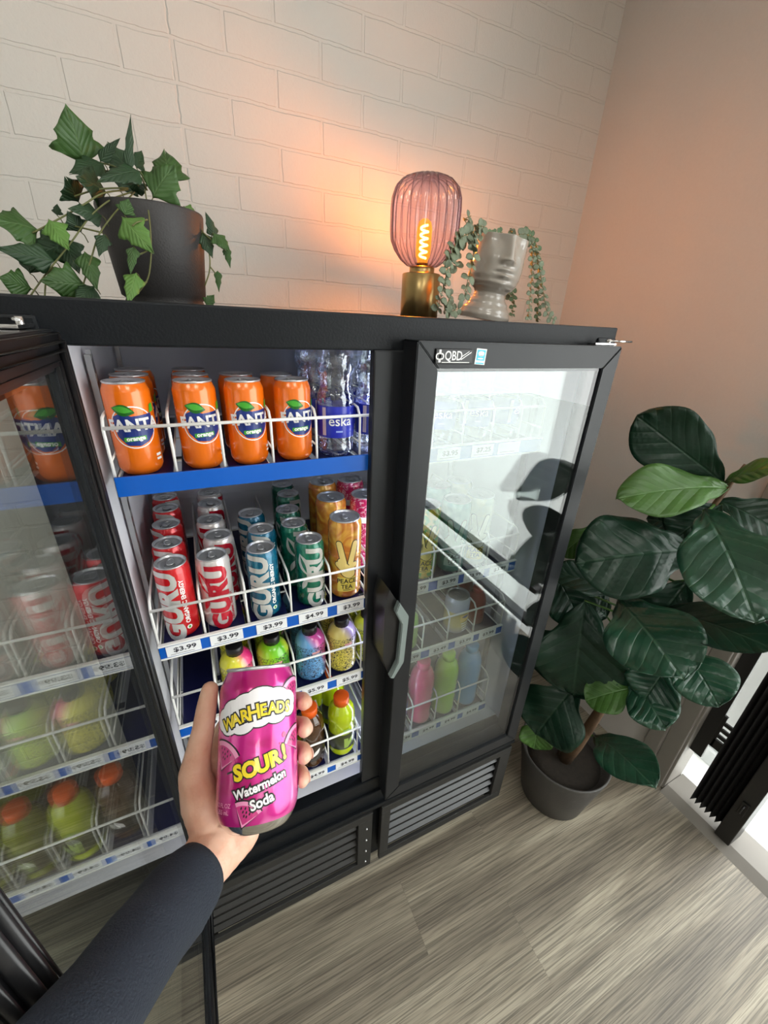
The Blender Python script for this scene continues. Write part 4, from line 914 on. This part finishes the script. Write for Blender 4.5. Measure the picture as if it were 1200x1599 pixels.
mb = MB(); NT = 120; zs = [i * .172 / 96 for i in range(97)]; rows = []
for z in zs: rows.append([mb.bm.verts.new(facept(z, 2 * PI * k / NT)) for k in range(NT)])
for z in (.172, .150): rows.append([mb.bm.verts.new(facept(z, 2 * PI * k / NT, .004)) for k in range(NT)])
for A, B in zip(rows, rows[1:]):
    for k in range(NT): f = mb.bm.faces.new((A[k], A[(k + 1) % NT], B[(k + 1) % NT], B[k])); f.smooth = True
mb.bm.faces.new(rows[0][::-1]); mb.bm.faces.new(rows[-1])
fo = mb.build('planter_body', ceramic, fp); fo.rotation_euler = (math.radians(2), math.radians(7), math.radians(-16)); fo.location = (-.006, .002, .0065)

# ------------------------------------------------------------------ leaves
def leaf_mat(name, base, vein, rough=.42, spec=.5, bump=.001):
    m, nt, p, out = new_mat(name); L = nt.links.new
    uv = nd(nt, 'ShaderNodeUVMap'); s = nd(nt, 'ShaderNodeSeparateXYZ'); L(uv.outputs[0], s.inputs[0])
    a = nd(nt, 'ShaderNodeMath', operation='SUBTRACT'); L(s.outputs['X'], a.inputs[0]); a.inputs[1].default_value = .5
    au = nd(nt, 'ShaderNodeMath', operation='ABSOLUTE'); L(a.outputs[0], au.inputs[0])
    mid = nd(nt, 'ShaderNodeMapRange'); L(au.outputs[0], mid.inputs['Value']); mid.inputs['From Max'].default_value = .022; mid.inputs['To Min'].default_value = 1; mid.inputs['To Max'].default_value = 0
    q = nd(nt, 'ShaderNodeMath', operation='MULTIPLY_ADD'); L(au.outputs[0], q.inputs[0]); q.inputs[1].default_value = -.75; L(s.outputs['Y'], q.inputs[2])
    q2 = nd(nt, 'ShaderNodeMath', operation='MULTIPLY'); L(q.outputs[0], q2.inputs[0]); q2.inputs[1].default_value = 6.5
    fr_ = nd(nt, 'ShaderNodeMath', operation='FRACT'); L(q2.outputs[0], fr_.inputs[0])
    pp = nd(nt, 'ShaderNodeMath', operation='PINGPONG'); L(fr_.outputs[0], pp.inputs[0]); pp.inputs[1].default_value = .5
    side = nd(nt, 'ShaderNodeMapRange'); L(pp.outputs[0], side.inputs['Value']); side.inputs['From Max'].default_value = .05; side.inputs['To Min'].default_value = .7; side.inputs['To Max'].default_value = 0
    v = nd(nt, 'ShaderNodeMath', operation='MAXIMUM'); L(mid.outputs[0], v.inputs[0]); L(side.outputs[0], v.inputs[1])
    tc = nd(nt, 'ShaderNodeTexCoord'); nz = nd(nt, 'ShaderNodeTexNoise', i_Scale=18.0, i_Detail=3.0); L(tc.outputs['Object'], nz.inputs['Vector'])
    var = nd(nt, 'ShaderNodeMapRange'); L(nz.outputs['Fac'], var.inputs['Value']); var.inputs['To Min'].default_value = .6; var.inputs['To Max'].default_value = 1.4
    sc = nd(nt, 'ShaderNodeVectorMath', operation='SCALE'); sc.inputs[0].default_value = base; L(var.outputs[0], sc.inputs['Scale'])
    mxc = nd(nt, 'ShaderNodeMix', data_type='RGBA'); vf = nd(nt, 'ShaderNodeMath', operation='MULTIPLY'); L(v.outputs[0], vf.inputs[0]); vf.inputs[1].default_value = .55
    L(vf.outputs[0], mxc.inputs[0]); L(sc.outputs[0], mxc.inputs[6]); mxc.inputs[7].default_value = (*vein, 1); L(mxc.outputs[2], p.inputs['Base Color'])
    q4 = nd(nt, 'ShaderNodeMath', operation='POWER'); L(pp.outputs[0], q4.inputs[0]); q4.inputs[1].default_value = .6      # the blade swells between its side veins
    q5 = nd(nt, 'ShaderNodeMath', operation='MULTIPLY_ADD'); L(mid.outputs[0], q5.inputs[0]); q5.inputs[1].default_value = -.5; L(q4.outputs[0], q5.inputs[2])
    q6 = nd(nt, 'ShaderNodeMath', operation='MULTIPLY_ADD'); L(nz.outputs['Fac'], q6.inputs[0]); q6.inputs[1].default_value = 1.2; L(q5.outputs[0], q6.inputs[2])
    b = nd(nt, 'ShaderNodeBump', i_Strength=.8, i_Distance=bump); L(q6.outputs[0], b.inputs['Height']); L(b.outputs[0], p.inputs['Normal'])
    p.inputs['Roughness'].default_value = rough; p.inputs['Specular IOR Level'].default_value = spec
    return m
def outline_fiddle(v): 
    return max(0, (math.sin(PI * min(1, v ** 1.4)) ** .58) * (.78 + .22 * v) * (1 - .22 * G(v - .27, .10))) if 0 < v < 1 else 0
IVK = [(0, .20), (.05, .62), (.14, .98), (.20, 1.0), (.30, .66), (.40, .64), (.50, .70), (.60, .50), (.75, .30), (.9, .12), (1, 0)]
def outline_ivy(v):
    for a, b in zip(IVK, IVK[1:]):
        if v <= b[0]: return a[1] + (b[1] - a[1]) * (v - a[0]) / (b[0] - a[0])
    return 0
def outline_round(v): return math.sin(PI * v) ** .5 * 1.0
def leaf_mesh(mb, B, T, width, outline, N=None, arch=.12, fold=.12, wave=.06, nv=14, nu=8, uvs=None, seed=0, thick=0):
    """one blade: midrib from base to tip, two halves folded and rippled"""
    B, T = Vector(B), Vector(T); ax = T - B; Ln = ax.length; a = ax / Ln
    n = Vector(N) if N is not None else Vector((0, -1, .5))
    n = (n - a * n.dot(a)); n = n.normalized() if n.length > 1e-4 else a.orthogonal().normalized()
    s = a.cross(n); rnd = random.Random(seed); ph = rnd.random() * 6; ph2 = rnd.random() * 6
    uvl = mb.bm.loops.layers.uv.verify(); grid = []
    for j in range(nv + 1):
        v = j / nv; row = []; c = B + a * Ln * v + n * arch * Ln * 4 * v * (1 - v); w = width / 2 * max(outline(v), .015) * (1 + (.045 * math.sin(v * 13 + ph) if outline is outline_fiddle else 0))
        for i in range(nu + 1):
            u = -1 + 2 * i / nu
            off = fold * abs(u) * w * 1.0 + wave * width * (math.sin(v * 11 + ph + 2.2 * u) * abs(u) ** 1.3 * .6 + .35 * math.sin((v - abs(u) * .35) * 38 + ph2) * (abs(u) * (1 - abs(u)) * 2.2))
            back = -.04 * Ln * abs(u) * (1 if outline is outline_ivy and v < .25 else 0)
            row.append((mb.bm.verts.new(c + s * u * w + n * off + a * (back + (.18 * width * abs(u) if outline is outline_ivy else 0))), u * .5 * min(1, outline(v)) + .5, v))
        grid.append(row)
    for j in range(nv):
        for i in range(nu):
            q = (grid[j][i], grid[j][i + 1], grid[j + 1][i + 1], grid[j + 1][i])
            f = mb.bm.faces.new([k[0] for k in q]); f.smooth = True
            for lp_, k in zip(f.loops, q): lp_[uvl].uv = (k[1], k[2])
    return s, n
def finish_leaf(o, t=.0006):
    sd = o.modifiers.new('thickness', 'SOLIDIFY'); sd.thickness = t
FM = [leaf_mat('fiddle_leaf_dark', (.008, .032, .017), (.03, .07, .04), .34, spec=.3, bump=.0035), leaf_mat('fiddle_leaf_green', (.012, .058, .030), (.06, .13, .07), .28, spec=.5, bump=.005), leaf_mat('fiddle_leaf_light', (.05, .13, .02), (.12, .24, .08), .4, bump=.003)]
IM = [leaf_mat('ivy_leaf_dark', (.018, .05, .018), (.05, .10, .035), .5), leaf_mat('ivy_leaf_green', (.04, .10, .02), (.10, .18, .06), .5), leaf_mat('ivy_leaf_light', (.10, .22, .04), (.2, .32, .1), .5)]
EM = [leaf_mat('eucalyptus_leaf', (.21, .255, .17), (.28, .33, .24), .6, bump=.0004), leaf_mat('eucalyptus_leaf_green', (.12, .20, .10), (.2, .28, .2), .6, bump=.0004)]
soil = pm('dark_soil', (.02, .015, .01), .9, noise=.5, bump=1, scale=80)
bark = pm('brown_bark', (.10, .055, .025), .75, noise=.4, bump=1, scale=45)
stem_m = pm('green_brown_stem', (.14, .15, .05), .6, noise=.3, scale=60)

# trailing vines of the face planter: one plant
ev = empty('trailing_plant', (.695, .905, TZ + .165), 0, 'grey green trailing eucalyptus vines growing out of the face planter', 'plant')
EO = Vector(ev.location)
for vi, (path, nl, size) in enumerate(VINES):
    mb = MB(); pts = [Vector(p) for p in path]
    # resample
    seg = []; 
    for a, b in zip(pts, pts[1:]):
        for k in range(4): seg.append(a.lerp(b, k / 4))
    seg.append(pts[-1])
    for _ in range(2): seg = [seg[0]] + [(seg[i - 1] + seg[i] * 2 + seg[i + 1]) / 4 for i in range(1, len(seg) - 1)] + [seg[-1]]
    mb.tube(seg, .0008, 5)
    so = mb.build('vine_stem', stem_m, ev); so.location = -EO
    cum = [0]
    for a, b in zip(seg, seg[1:]): cum.append(cum[-1] + (b - a).length)
    n = max(4, int(cum[-1] / .0095)); mb = MB(); rnd = random.Random(vi)
    for k in range(n):
        d = cum[-1] * (k + .3) / n; i = max(j for j in range(len(cum) - 1) if cum[j] <= d); t = (d - cum[i]) / max(1e-6, cum[i + 1] - cum[i]); c = seg[i].lerp(seg[i + 1], t); tg = (seg[i + 1] - seg[i]).normalized()
        per = tg.cross(Vector((0, 1, 0)) if k % 2 else Vector((.8, -.4, .2))).normalized()
        for sg in (-1, 1):
            L_ = size * .001 * rnd.uniform(.8, 1.25) * (1.25 if vi < 4 else 1.05) * 1.5; dr = (per * sg + tg * rnd.uniform(-.1, .5) + Vector((0, 0, rnd.uniform(-.3, .2)))).normalized()
            leaf_mesh(mb, c, c + dr * L_, L_ * .85, outline_round, (rnd.uniform(-.4, .3), -1, rnd.uniform(.1, .9)), .08, .1, .03, 5, 4, seed=k)
    lo = mb.build('foliage', EM[0 if vi < 6 else vi % 2], so); finish_leaf(lo, .0004)

# ------------------------------------------------------------------ ivy pot
ip = empty('ivy_plant', (-.018, .86, TZ), 0, 'leafy green trailing ivy in the round black pot on the fridge', 'plant')
IO = Vector(ip.location)
pot = empty('flower_pot', (-.018, .86, TZ), 0, 'matte black tapered pot holding the ivy on the fridge top', 'pot')
mb = MB(); mb.lathe([(0, .0), (.058, 0), (.060, .004), (.0585, .008), (.064, .012), (.076, .130), (.075, .133), (.072, .133), (.070, .12), (0, .12)], 64)
mb.build('pot_wall', pm('matte_black_pot', (.035, .033, .033), .55, bump=.4, scale=350), pot)
MB().lathe([(0, .118), (.0705, .1215), (.0, .124)], 40).build('soil', soil, pot)
for st in IVY_STEMS:
    pts = [Vector(p) for p in st]; seg = []
    for a, b in zip(pts, pts[1:]):
        for k in range(5): seg.append(a.lerp(b, k / 5))
    seg.append(pts[-1])
    for _ in range(4): seg = [seg[0]] + [(seg[i - 1] + seg[i] * 2 + seg[i + 1]) / 4 for i in range(1, len(seg) - 1)] + [seg[-1]]
    o = MB().tube(seg, .0011, 6).build('stem', stem_m, ip); o.location = -IO
for i, (B, T, w, sh) in enumerate(IVY):
    rnd = random.Random(i * 3); mb = MB(); V = Vector(T) - Vector(B)
    n = Vector((.1 + rnd.uniform(-.3, .3), -1, .15 + rnd.uniform(-.3, .5)))
    leaf_mesh(mb, B, T, w * 1.2, outline_ivy, n, .06, -.22, .05, 16, 8, seed=i)
    # its short stalk
    o = mb.build('leaf', IM[sh], ip); finish_leaf(o, .0005); o.location = -IO
    c = Vector(B); back = c + Vector((.004 if c.x < -.02 else -.004, .012, -.010))
    k = MB().tube([back, (c + back) / 2 + Vector((0, 0, .003)), c], .0007, 5).build('stalk', stem_m, o)

# ------------------------------------------------------------------ fiddle-leaf plant on the floor
PX, PY = 1.065, .572
fpot = empty('floor_pot', (PX, PY, 0), 0, 'large dark grey tapered floor pot beside the fridge and doorway', 'pot')
mb = MB(); mb.lathe([(0, .001), (.112, 0), (.116, .004), (.135, .12), (.156, .238), (.154, .244), (.149, .243), (.143, .20), (0, .20)], 72); mb.build('pot_wall', pm('dark_grey_pot', (.055, .052, .048), .5, bump=.3, scale=200, noise=.1), fpot)
MB().lathe([(0, .206), (.08, .203), (.144, .199), (0, .198)], 40).build('soil', soil, fpot)
ft = empty('fiddle_leaf_fig', (PX, PY, .2), 0, 'big dark green fiddle-leaf plant standing right of the fridge', 'plant')
FO2 = Vector(ft.location)
trunk = [(1.06, .56, .2), (1.066, .54, .30), (1.08, .533, .38), (1.1, .528, .47), (1.12, .531, .62), (1.13, .53, .87), (1.15, .514, 1.1), (1.177, .478, 1.3), (1.19, .47, 1.36)]
o = MB().tube(trunk, .02, 12, rad=[.024, .02, .018, .016, .013, .011, .009, .006, .003]).build('trunk', bark, ft); o.location = -FO2
o = MB().tube([(1.05, .58, .2), (1.045, .57, .35), (1.03, .585, .5), (1.0, .6, .62)], .008, 8).build('trunk', bark, ft); o.location = -FO2
def trunk_near(p):
    best = min((Vector(a).lerp(Vector(b), t / 8) for a, b in zip(trunk, trunk[1:]) for t in range(9)), key=lambda q: (q - p).length + 1.2 * max(0, q.z - p.z)); return best
for i, (B, T, w, sh, lean) in enumerate(FIDDLE):
    Bv, Tv = Vector(B), Vector(T); n = (Vector((0, 0, CH)) - (Bv + Tv) / 2).normalized() * 1.0 + Vector(lean) * 1.2
    mb = MB(); leaf_mesh(mb, Bv, Tv, w * 1.14, outline_fiddle, n, .09, .13, .085, 28, 14, seed=i + 5)
    o = mb.build('leaf', FM[sh], ft); finish_leaf(o, .0009); o.location = -FO2
    q = trunk_near(Bv); m_ = (q + Bv) / 2 + Vector((0, 0, -.01))
    MB().tube([q, m_, Bv, Bv.lerp(Tv, .08)], .0035, 6, rad=[.004, .0035, .003, .001]).build('stalk', FM[2], o)

# ------------------------------------------------------------------ the can held up by the photographer's left hand
K = Vector((.0095, .2517, 1.2947)); U = Vector((.1789, .6918, .6996)).normalized(); Wd = Vector((-.0483, -.704, .7085)); Wd = (Wd - U * Wd.dot(U)).normalized(); Rr = U.cross(Wd)
HM = Matrix(((Rr.x, -Wd.x, U.x, K.x), (Rr.y, -Wd.y, U.y, K.y), (Rr.z, -Wd.z, U.z, K.z), (0, 0, 0, 1)))   # x right, -y to the viewer, z along the can
PINK = None
m, nt, pr, out = new_mat('magenta_can_paint'); L = nt.links.new
tc = nd(nt, 'ShaderNodeTexCoord'); nz = nd(nt, 'ShaderNodeTexNoise', i_Scale=26.0, i_Detail=1.0); nz.inputs['Distortion'].default_value = .6; L(tc.outputs['Object'], nz.inputs['Vector'])
L(ramp(nt, nz.outputs['Fac'], [(.40, (.50, .008, .17)), (.46, (.62, .02, .26)), (.54, (.62, .02, .26)), (.60, (.80, .16, .45))]), pr.inputs['Base Color'])
pr.inputs['Roughness'].default_value = .24; pr.inputs['Metallic'].default_value = .35; pr.inputs['Coat Weight'].default_value = .7; pr.inputs['Coat Roughness'].default_value = .06
hc = empty('soda_can', K, 0, 'magenta sour watermelon soda can held up in the hand', 'can')
Rh, Hh = .0331, .122
MB().lathe([(0, .006), (.018, .0055), (.0235, .001), (.0245, 0), (.0255, .001), (.0280, .004), (.0300, .0075)], 72).build('can_base', M['chrome'], hc)
MB().lathe([(.0300, .0075), (.0318, .0115), (Rh, .018), (Rh, .104), (.0325, .107), (.0285, .1165), (.0273, .1190)], 72).build('can_body', m, hc)
lo = MB().lathe([(.0273, .1188), (.0280, .1198), (.0282, .1212), (.0272, .122), (.0262, .121), (.0255, .1165), (.024, .1155), (.0225, .117), (0, .117)], 72).build('can_lid', M['alu'], hc)
t = MB(); t.tube([(p_[0], p_[1], .1183) for p_ in capsule(0, -.004, 0, .008, .006)], .0012, 6, closed=True); t.box(-.005, .005, -.009, -.001, .1175, .119, .0004); t.build('pull_tab', M['alu'], lo)
p = Print()
PYEL = pm('bright_yellow_print', (.86, .66, .02), .3, coat=.5); PWH = pm('white_cloud_print', (.86, .84, .86), .3, coat=.5); PK1 = pm('light_pink_print', (.84, .30, .52), .3, coat=.5); PK2 = pm('deep_pink_print', (.55, .03, .2), .3, coat=.5)
ROT = lambda pts, cx, cy, a: [(cx + x * math.cos(a) - y * math.sin(a), cy + x * math.sin(a) + y * math.cos(a)) for x, y in pts]
# slices of melon: rind, flesh, seeds
def slice_(cx, cy, s, a):
    arc = [(s * math.cos(t), s * math.sin(t)) for t in [PI * .28 + PI * .44 * k / 10 for k in range(11)]]
    p.shape(ROT([(0, -.0012)] + [(x * 1.06, y * 1.06) for x, y in arc], cx, cy, a), 2, 1); p.shape(ROT([(0, 0)] + arc, cx, cy, a), 3, 2); p.shape(ROT([(0, .002)] + [(x * .84, y * .84) for x, y in arc], cx, cy, a), 4, 3)
    for r_, n_ in ((.45, 2), (.6, 3), (.74, 4)):
        for k in range(n_):
            t = PI * .5 + (k - (n_ - 1) / 2) * .26; p.shape(ROT(ellipse(s * r_ * math.cos(t), s * r_ * math.sin(t), .0006, .0011, 8), cx, cy, a), 2, 4)
slice_(-.034, .046, .021, -.4); slice_(.040, .052, .019, .5); slice_(.037, .090, .02, .3); slice_(-.012, .008, .017, -.35); slice_(-.062, .070, .02, .4); slice_(.062, .02, .02, .2)
# cloud, word mark
a0 = .14
CL = [(-.030, .082, .011), (-.020, .087, .013), (-.009, .091, .013), (.003, .094, .014), (.015, .093, .013), (.026, .092, .010), (-.026, .078, .009), (-.014, .079, .010), (0, .083, .010), (.014, .084, .010), (.027, .086, .008)]
for x, y, r_ in CL: p.shape(ellipse(x, y, r_ * 1.08 + .0008, r_ * .8 + .001, 24), 2, 2)
for x, y, r_ in CL: p.shape(ellipse(x, y, r_ * 1.08, r_ * .8, 24), 1, 3)
def arcword(w, size, cx, cy, rot, bend, mi_top, off0, off1, layer, sx=1, pitch=.7):
    n = len(w)
    for k, ch in enumerate(w):
        t = (k - (n - 1) / 2) * pitch * size; x = cx + t * math.cos(rot); y = cy + t * math.sin(rot) - bend * t * t; r_ = rot - 2 * bend * t * .6
        sz = size * (1.25 if ch == 'H' else 1)
        p.word(ch, sz, x, y, r_, 2, layer, off=off0, sx=sx); p.word(ch, sz, x, y, r_, mi_top, layer + 1, off=off1, sx=sx)
arcword('WARHEADS', .0125, .000, .0865, a0, 5.5, 0, .0016, .0004, 5, .92, .60)
arcword('SOUR', .0150, -.0015, .0465, .22, -2, 0, .0017, .0008, 5, 1.0, .66); arcword('!', .0150, .0215, .053, .22, 0, 0, .0017, .0008, 5, 1.0, .66)
p.word('Watermelon', .0086, .002, .0335, .24, 2, 5, off=.0014, sx=.95); p.word('Watermelon', .0086, .002, .0335, .24, 1, 6, off=.0003, sx=.95)
p.word('Soda', .0098, .003, .0228, .24, 2, 5, off=.0014, sx=.95); p.word('Soda', .0098, .003, .0228, .24, 1, 6, off=.0003, sx=.95)
p.shape([(-.026, .043), (-.012, .047), (-.012, .0485), (-.026, .0445)], 2, 4)
p.word('12 FL OZ', .0042, -.030, .022, .0, 3, 5, sx=1.0); p.word('355 mL', .0042, -.030, .0175, .0, 3, 5, sx=1.0)
for x, y, s_ in ((-.020, .052, .0014), (-.038, .050, .001), (.022, .066, .0022), (-.024, .070, .001), (.018, .060, .001)): p.shape(ellipse(x, y, s_, s_, 10), 4, 4)
p.done('artwork', [PYEL, PWH, P_BLACK, PK1, PK2], hc, r=Rh, eps=.00006)
hc.matrix_world = HM @ Matrix.Translation((0, 0, -.061))

# hand and forearm: tapered limbs fused into one skin
def limb(bm, pts):
    """pts: (x, y, z, radius) in the can's frame with z towards the viewer"""
    P_ = [(Vector(p_[:3]), p_[3]) for p_ in pts]
    for (a, ra), (b, rb) in zip(P_, P_[1:]):
        n = max(2, int((b - a).length / (.35 * min(ra, rb))))
        for k in range(n + 1):
            t = k / n; c_ = a.lerp(b, t); r_ = ra + (rb - ra) * t
            bmesh.ops.create_icosphere(bm, subdivisions=2, radius=r_, matrix=Matrix.Translation(c_))
hb = bmesh.new()
WR = (-.036, -.080, -.022)
limb(hb, [(-.042, .045, -.004, .0078), (-.0445, .030, -.008, .0092), (-.0465, .014, -.011, .0098), (-.050, -.004, -.015, .0112), (-.053, -.022, -.020, .0135), (-.047, -.045, -.026, .017), (-.036, -.066, -.026, .019)])   # thumb and its mound
limb(hb, [(-.040, -.020, -.040, .014), (-.030, .005, -.049, .012), (-.010, .028, -.050, .011)])
for (y, l, rr) in ((.026, 1.0, 1.0), (.004, 1.0, 1.02), (-.017, .98, 1.0), (-.035, .93, .88)):      # four fingers round the back of the can
    yb = y * .9 - .004
    limb(hb, [(-.028, yb - .012, -.045, .0125), (-.006, yb, -.050, .0115 * rr), (.014, y - .002, -.0475, .0098 * rr), (.0335, y - .001, -.034, .0090 * rr), (.0405 * l, y, -.018, .0080 * rr), (.0412 * l, y - .001, -.004, .0072 * rr), (.0392 * l, y - .002, .0035, .0060 * rr)])
limb(hb, [(-.010, -.030, -.048, .014), (-.005, -.055, -.040, .0165), (-.016, -.074, -.030, .018), (-.034, -.084, -.022, .020)])      # heel of the palm
limb(hb, [(-.030, -.030, -.044, .015), (-.028, -.055, -.038, .018), (-.034, -.078, -.026, .0215)])
limb(hb, [WR + (.0228,), (-.048, -.090, -.003, .0225), (-.060, -.096, .020, .0215), (-.068, -.100, .040, .0205)])
me = bpy.data.meshes.new('tmp'); hb.to_mesh(me); hb.free()
tmp = bpy.data.objects.new('tmp', me); COL.objects.link(tmp)
md = tmp.modifiers.new('r', 'REMESH'); md.mode = 'VOXEL'; md.voxel_size = .0013; md.use_smooth_shade = True
md = tmp.modifiers.new('s', 'SMOOTH'); md.factor = .6; md.iterations = 9
bpy.context.view_layer.update()
hm = bpy.data.meshes.new_from_object(tmp.evaluated_get(bpy.context.evaluated_depsgraph_get())); bpy.data.objects.remove(tmp)
# the can presses into palm and fingers
for v in hm.vertices:
    d_ = math.hypot(v.co.x, v.co.z)
    if d_ < Rh + .0005 and abs(v.co.y) < .0615:
        k = (Rh + .0005) / max(d_, 1e-5); v.co.x *= k; v.co.z *= k
for q_ in hm.polygons: q_.use_smooth = True
HB = Matrix(((Rr.x, U.x, Wd.x, K.x), (Rr.y, U.y, Wd.y, K.y), (Rr.z, U.z, Wd.z, K.z), (0, 0, 0, 1)))
m, nt, pr, out = new_mat('skin'); L = nt.links.new
tc = nd(nt, 'ShaderNodeTexCoord'); nz = nd(nt, 'ShaderNodeTexNoise', i_Scale=38.0, i_Detail=4.0); L(tc.outputs['Object'], nz.inputs['Vector'])
L(ramp(nt, nz.outputs['Fac'], [(.3, (.62, .30, .20)), (.55, (.72, .42, .30)), (.75, (.76, .48, .36))]), pr.inputs['Base Color'])
pr.inputs['Roughness'].default_value = .48; pr.inputs['Subsurface Weight'].default_value = .15; pr.inputs['Subsurface Radius'].default_value = (.008, .003, .0015); pr.inputs['Subsurface Scale'].default_value = .5
n2 = nd(nt, 'ShaderNodeTexNoise', i_Scale=300.0, i_Detail=3.0); L(tc.outputs['Object'], n2.inputs['Vector']); vo = nd(nt, 'ShaderNodeTexVoronoi', i_Scale=420.0); L(tc.outputs['Object'], vo.inputs['Vector'])
b = nd(nt, 'ShaderNodeBump', i_Strength=.25, i_Distance=.0006); L(vo.outputs['Distance'], b.inputs['Height']); L(b.outputs[0], pr.inputs['Normal'])
pe = empty('person', K, 0, 'left hand of a person in a dark navy sleeve gripping the magenta can', 'person')
hm.materials.clear(); hm.materials.append(m); body = bpy.data.objects.new('body', hm); COL.objects.link(body); body.parent = pe
PT = Matrix.Translation(-K)
body.matrix_local = PT @ HB
nail = pm('fingernail', (.78, .50, .42), .25)
for y in (.026, .004, -.017, -.035):
    b_ = bmesh.new(); bmesh.ops.create_uvsphere(b_, u_segments=14, v_segments=8, radius=1); bmesh.ops.transform(b_, matrix=Matrix.Translation((.0462 if y > -.03 else .0428, y - .001, -.0055)) @ Matrix.Rotation(.18, 4, 'Y') @ Matrix.Diagonal((.0012, .0046, .006, 1)), verts=b_.verts)
    nb = MB(); nb.merge(b_); no = nb.build('fingernail', nail, pe, True); no.matrix_local = PT @ HB
sl = MB(); P_ = [Vector(q_) for q_ in ((-.047, -.089, -.004), (-.051, -.091, .003), (-.058, -.095, .016), (-.065, -.098, .032), (-.073, -.101, .052), (-.082, -.106, .078), (-.089, -.109, .100), (-.096, -.112, .125))]
sl.tube(P_, .03, 40, caps=False, rad=[.0255, .0262, .0262, .026, .026, .026, .027, .029])
bm = sl.bm; rnd = random.Random(3)
for v in bm.verts:
    a_ = v.co.z * 190 + v.co.x * 60; v.co += v.normal * 0 + Vector((math.sin(a_) * .0010, math.cos(a_ * .8 + 1) * .0012, 0))
so = sl.build('sleeve', pm('dark_navy_fabric', (.008, .013, .024), .85, bump=.6, scale=700), pe, True); so.matrix_local = PT @ HB
sd = so.modifiers.new('cloth', 'SOLIDIFY'); sd.thickness = .002
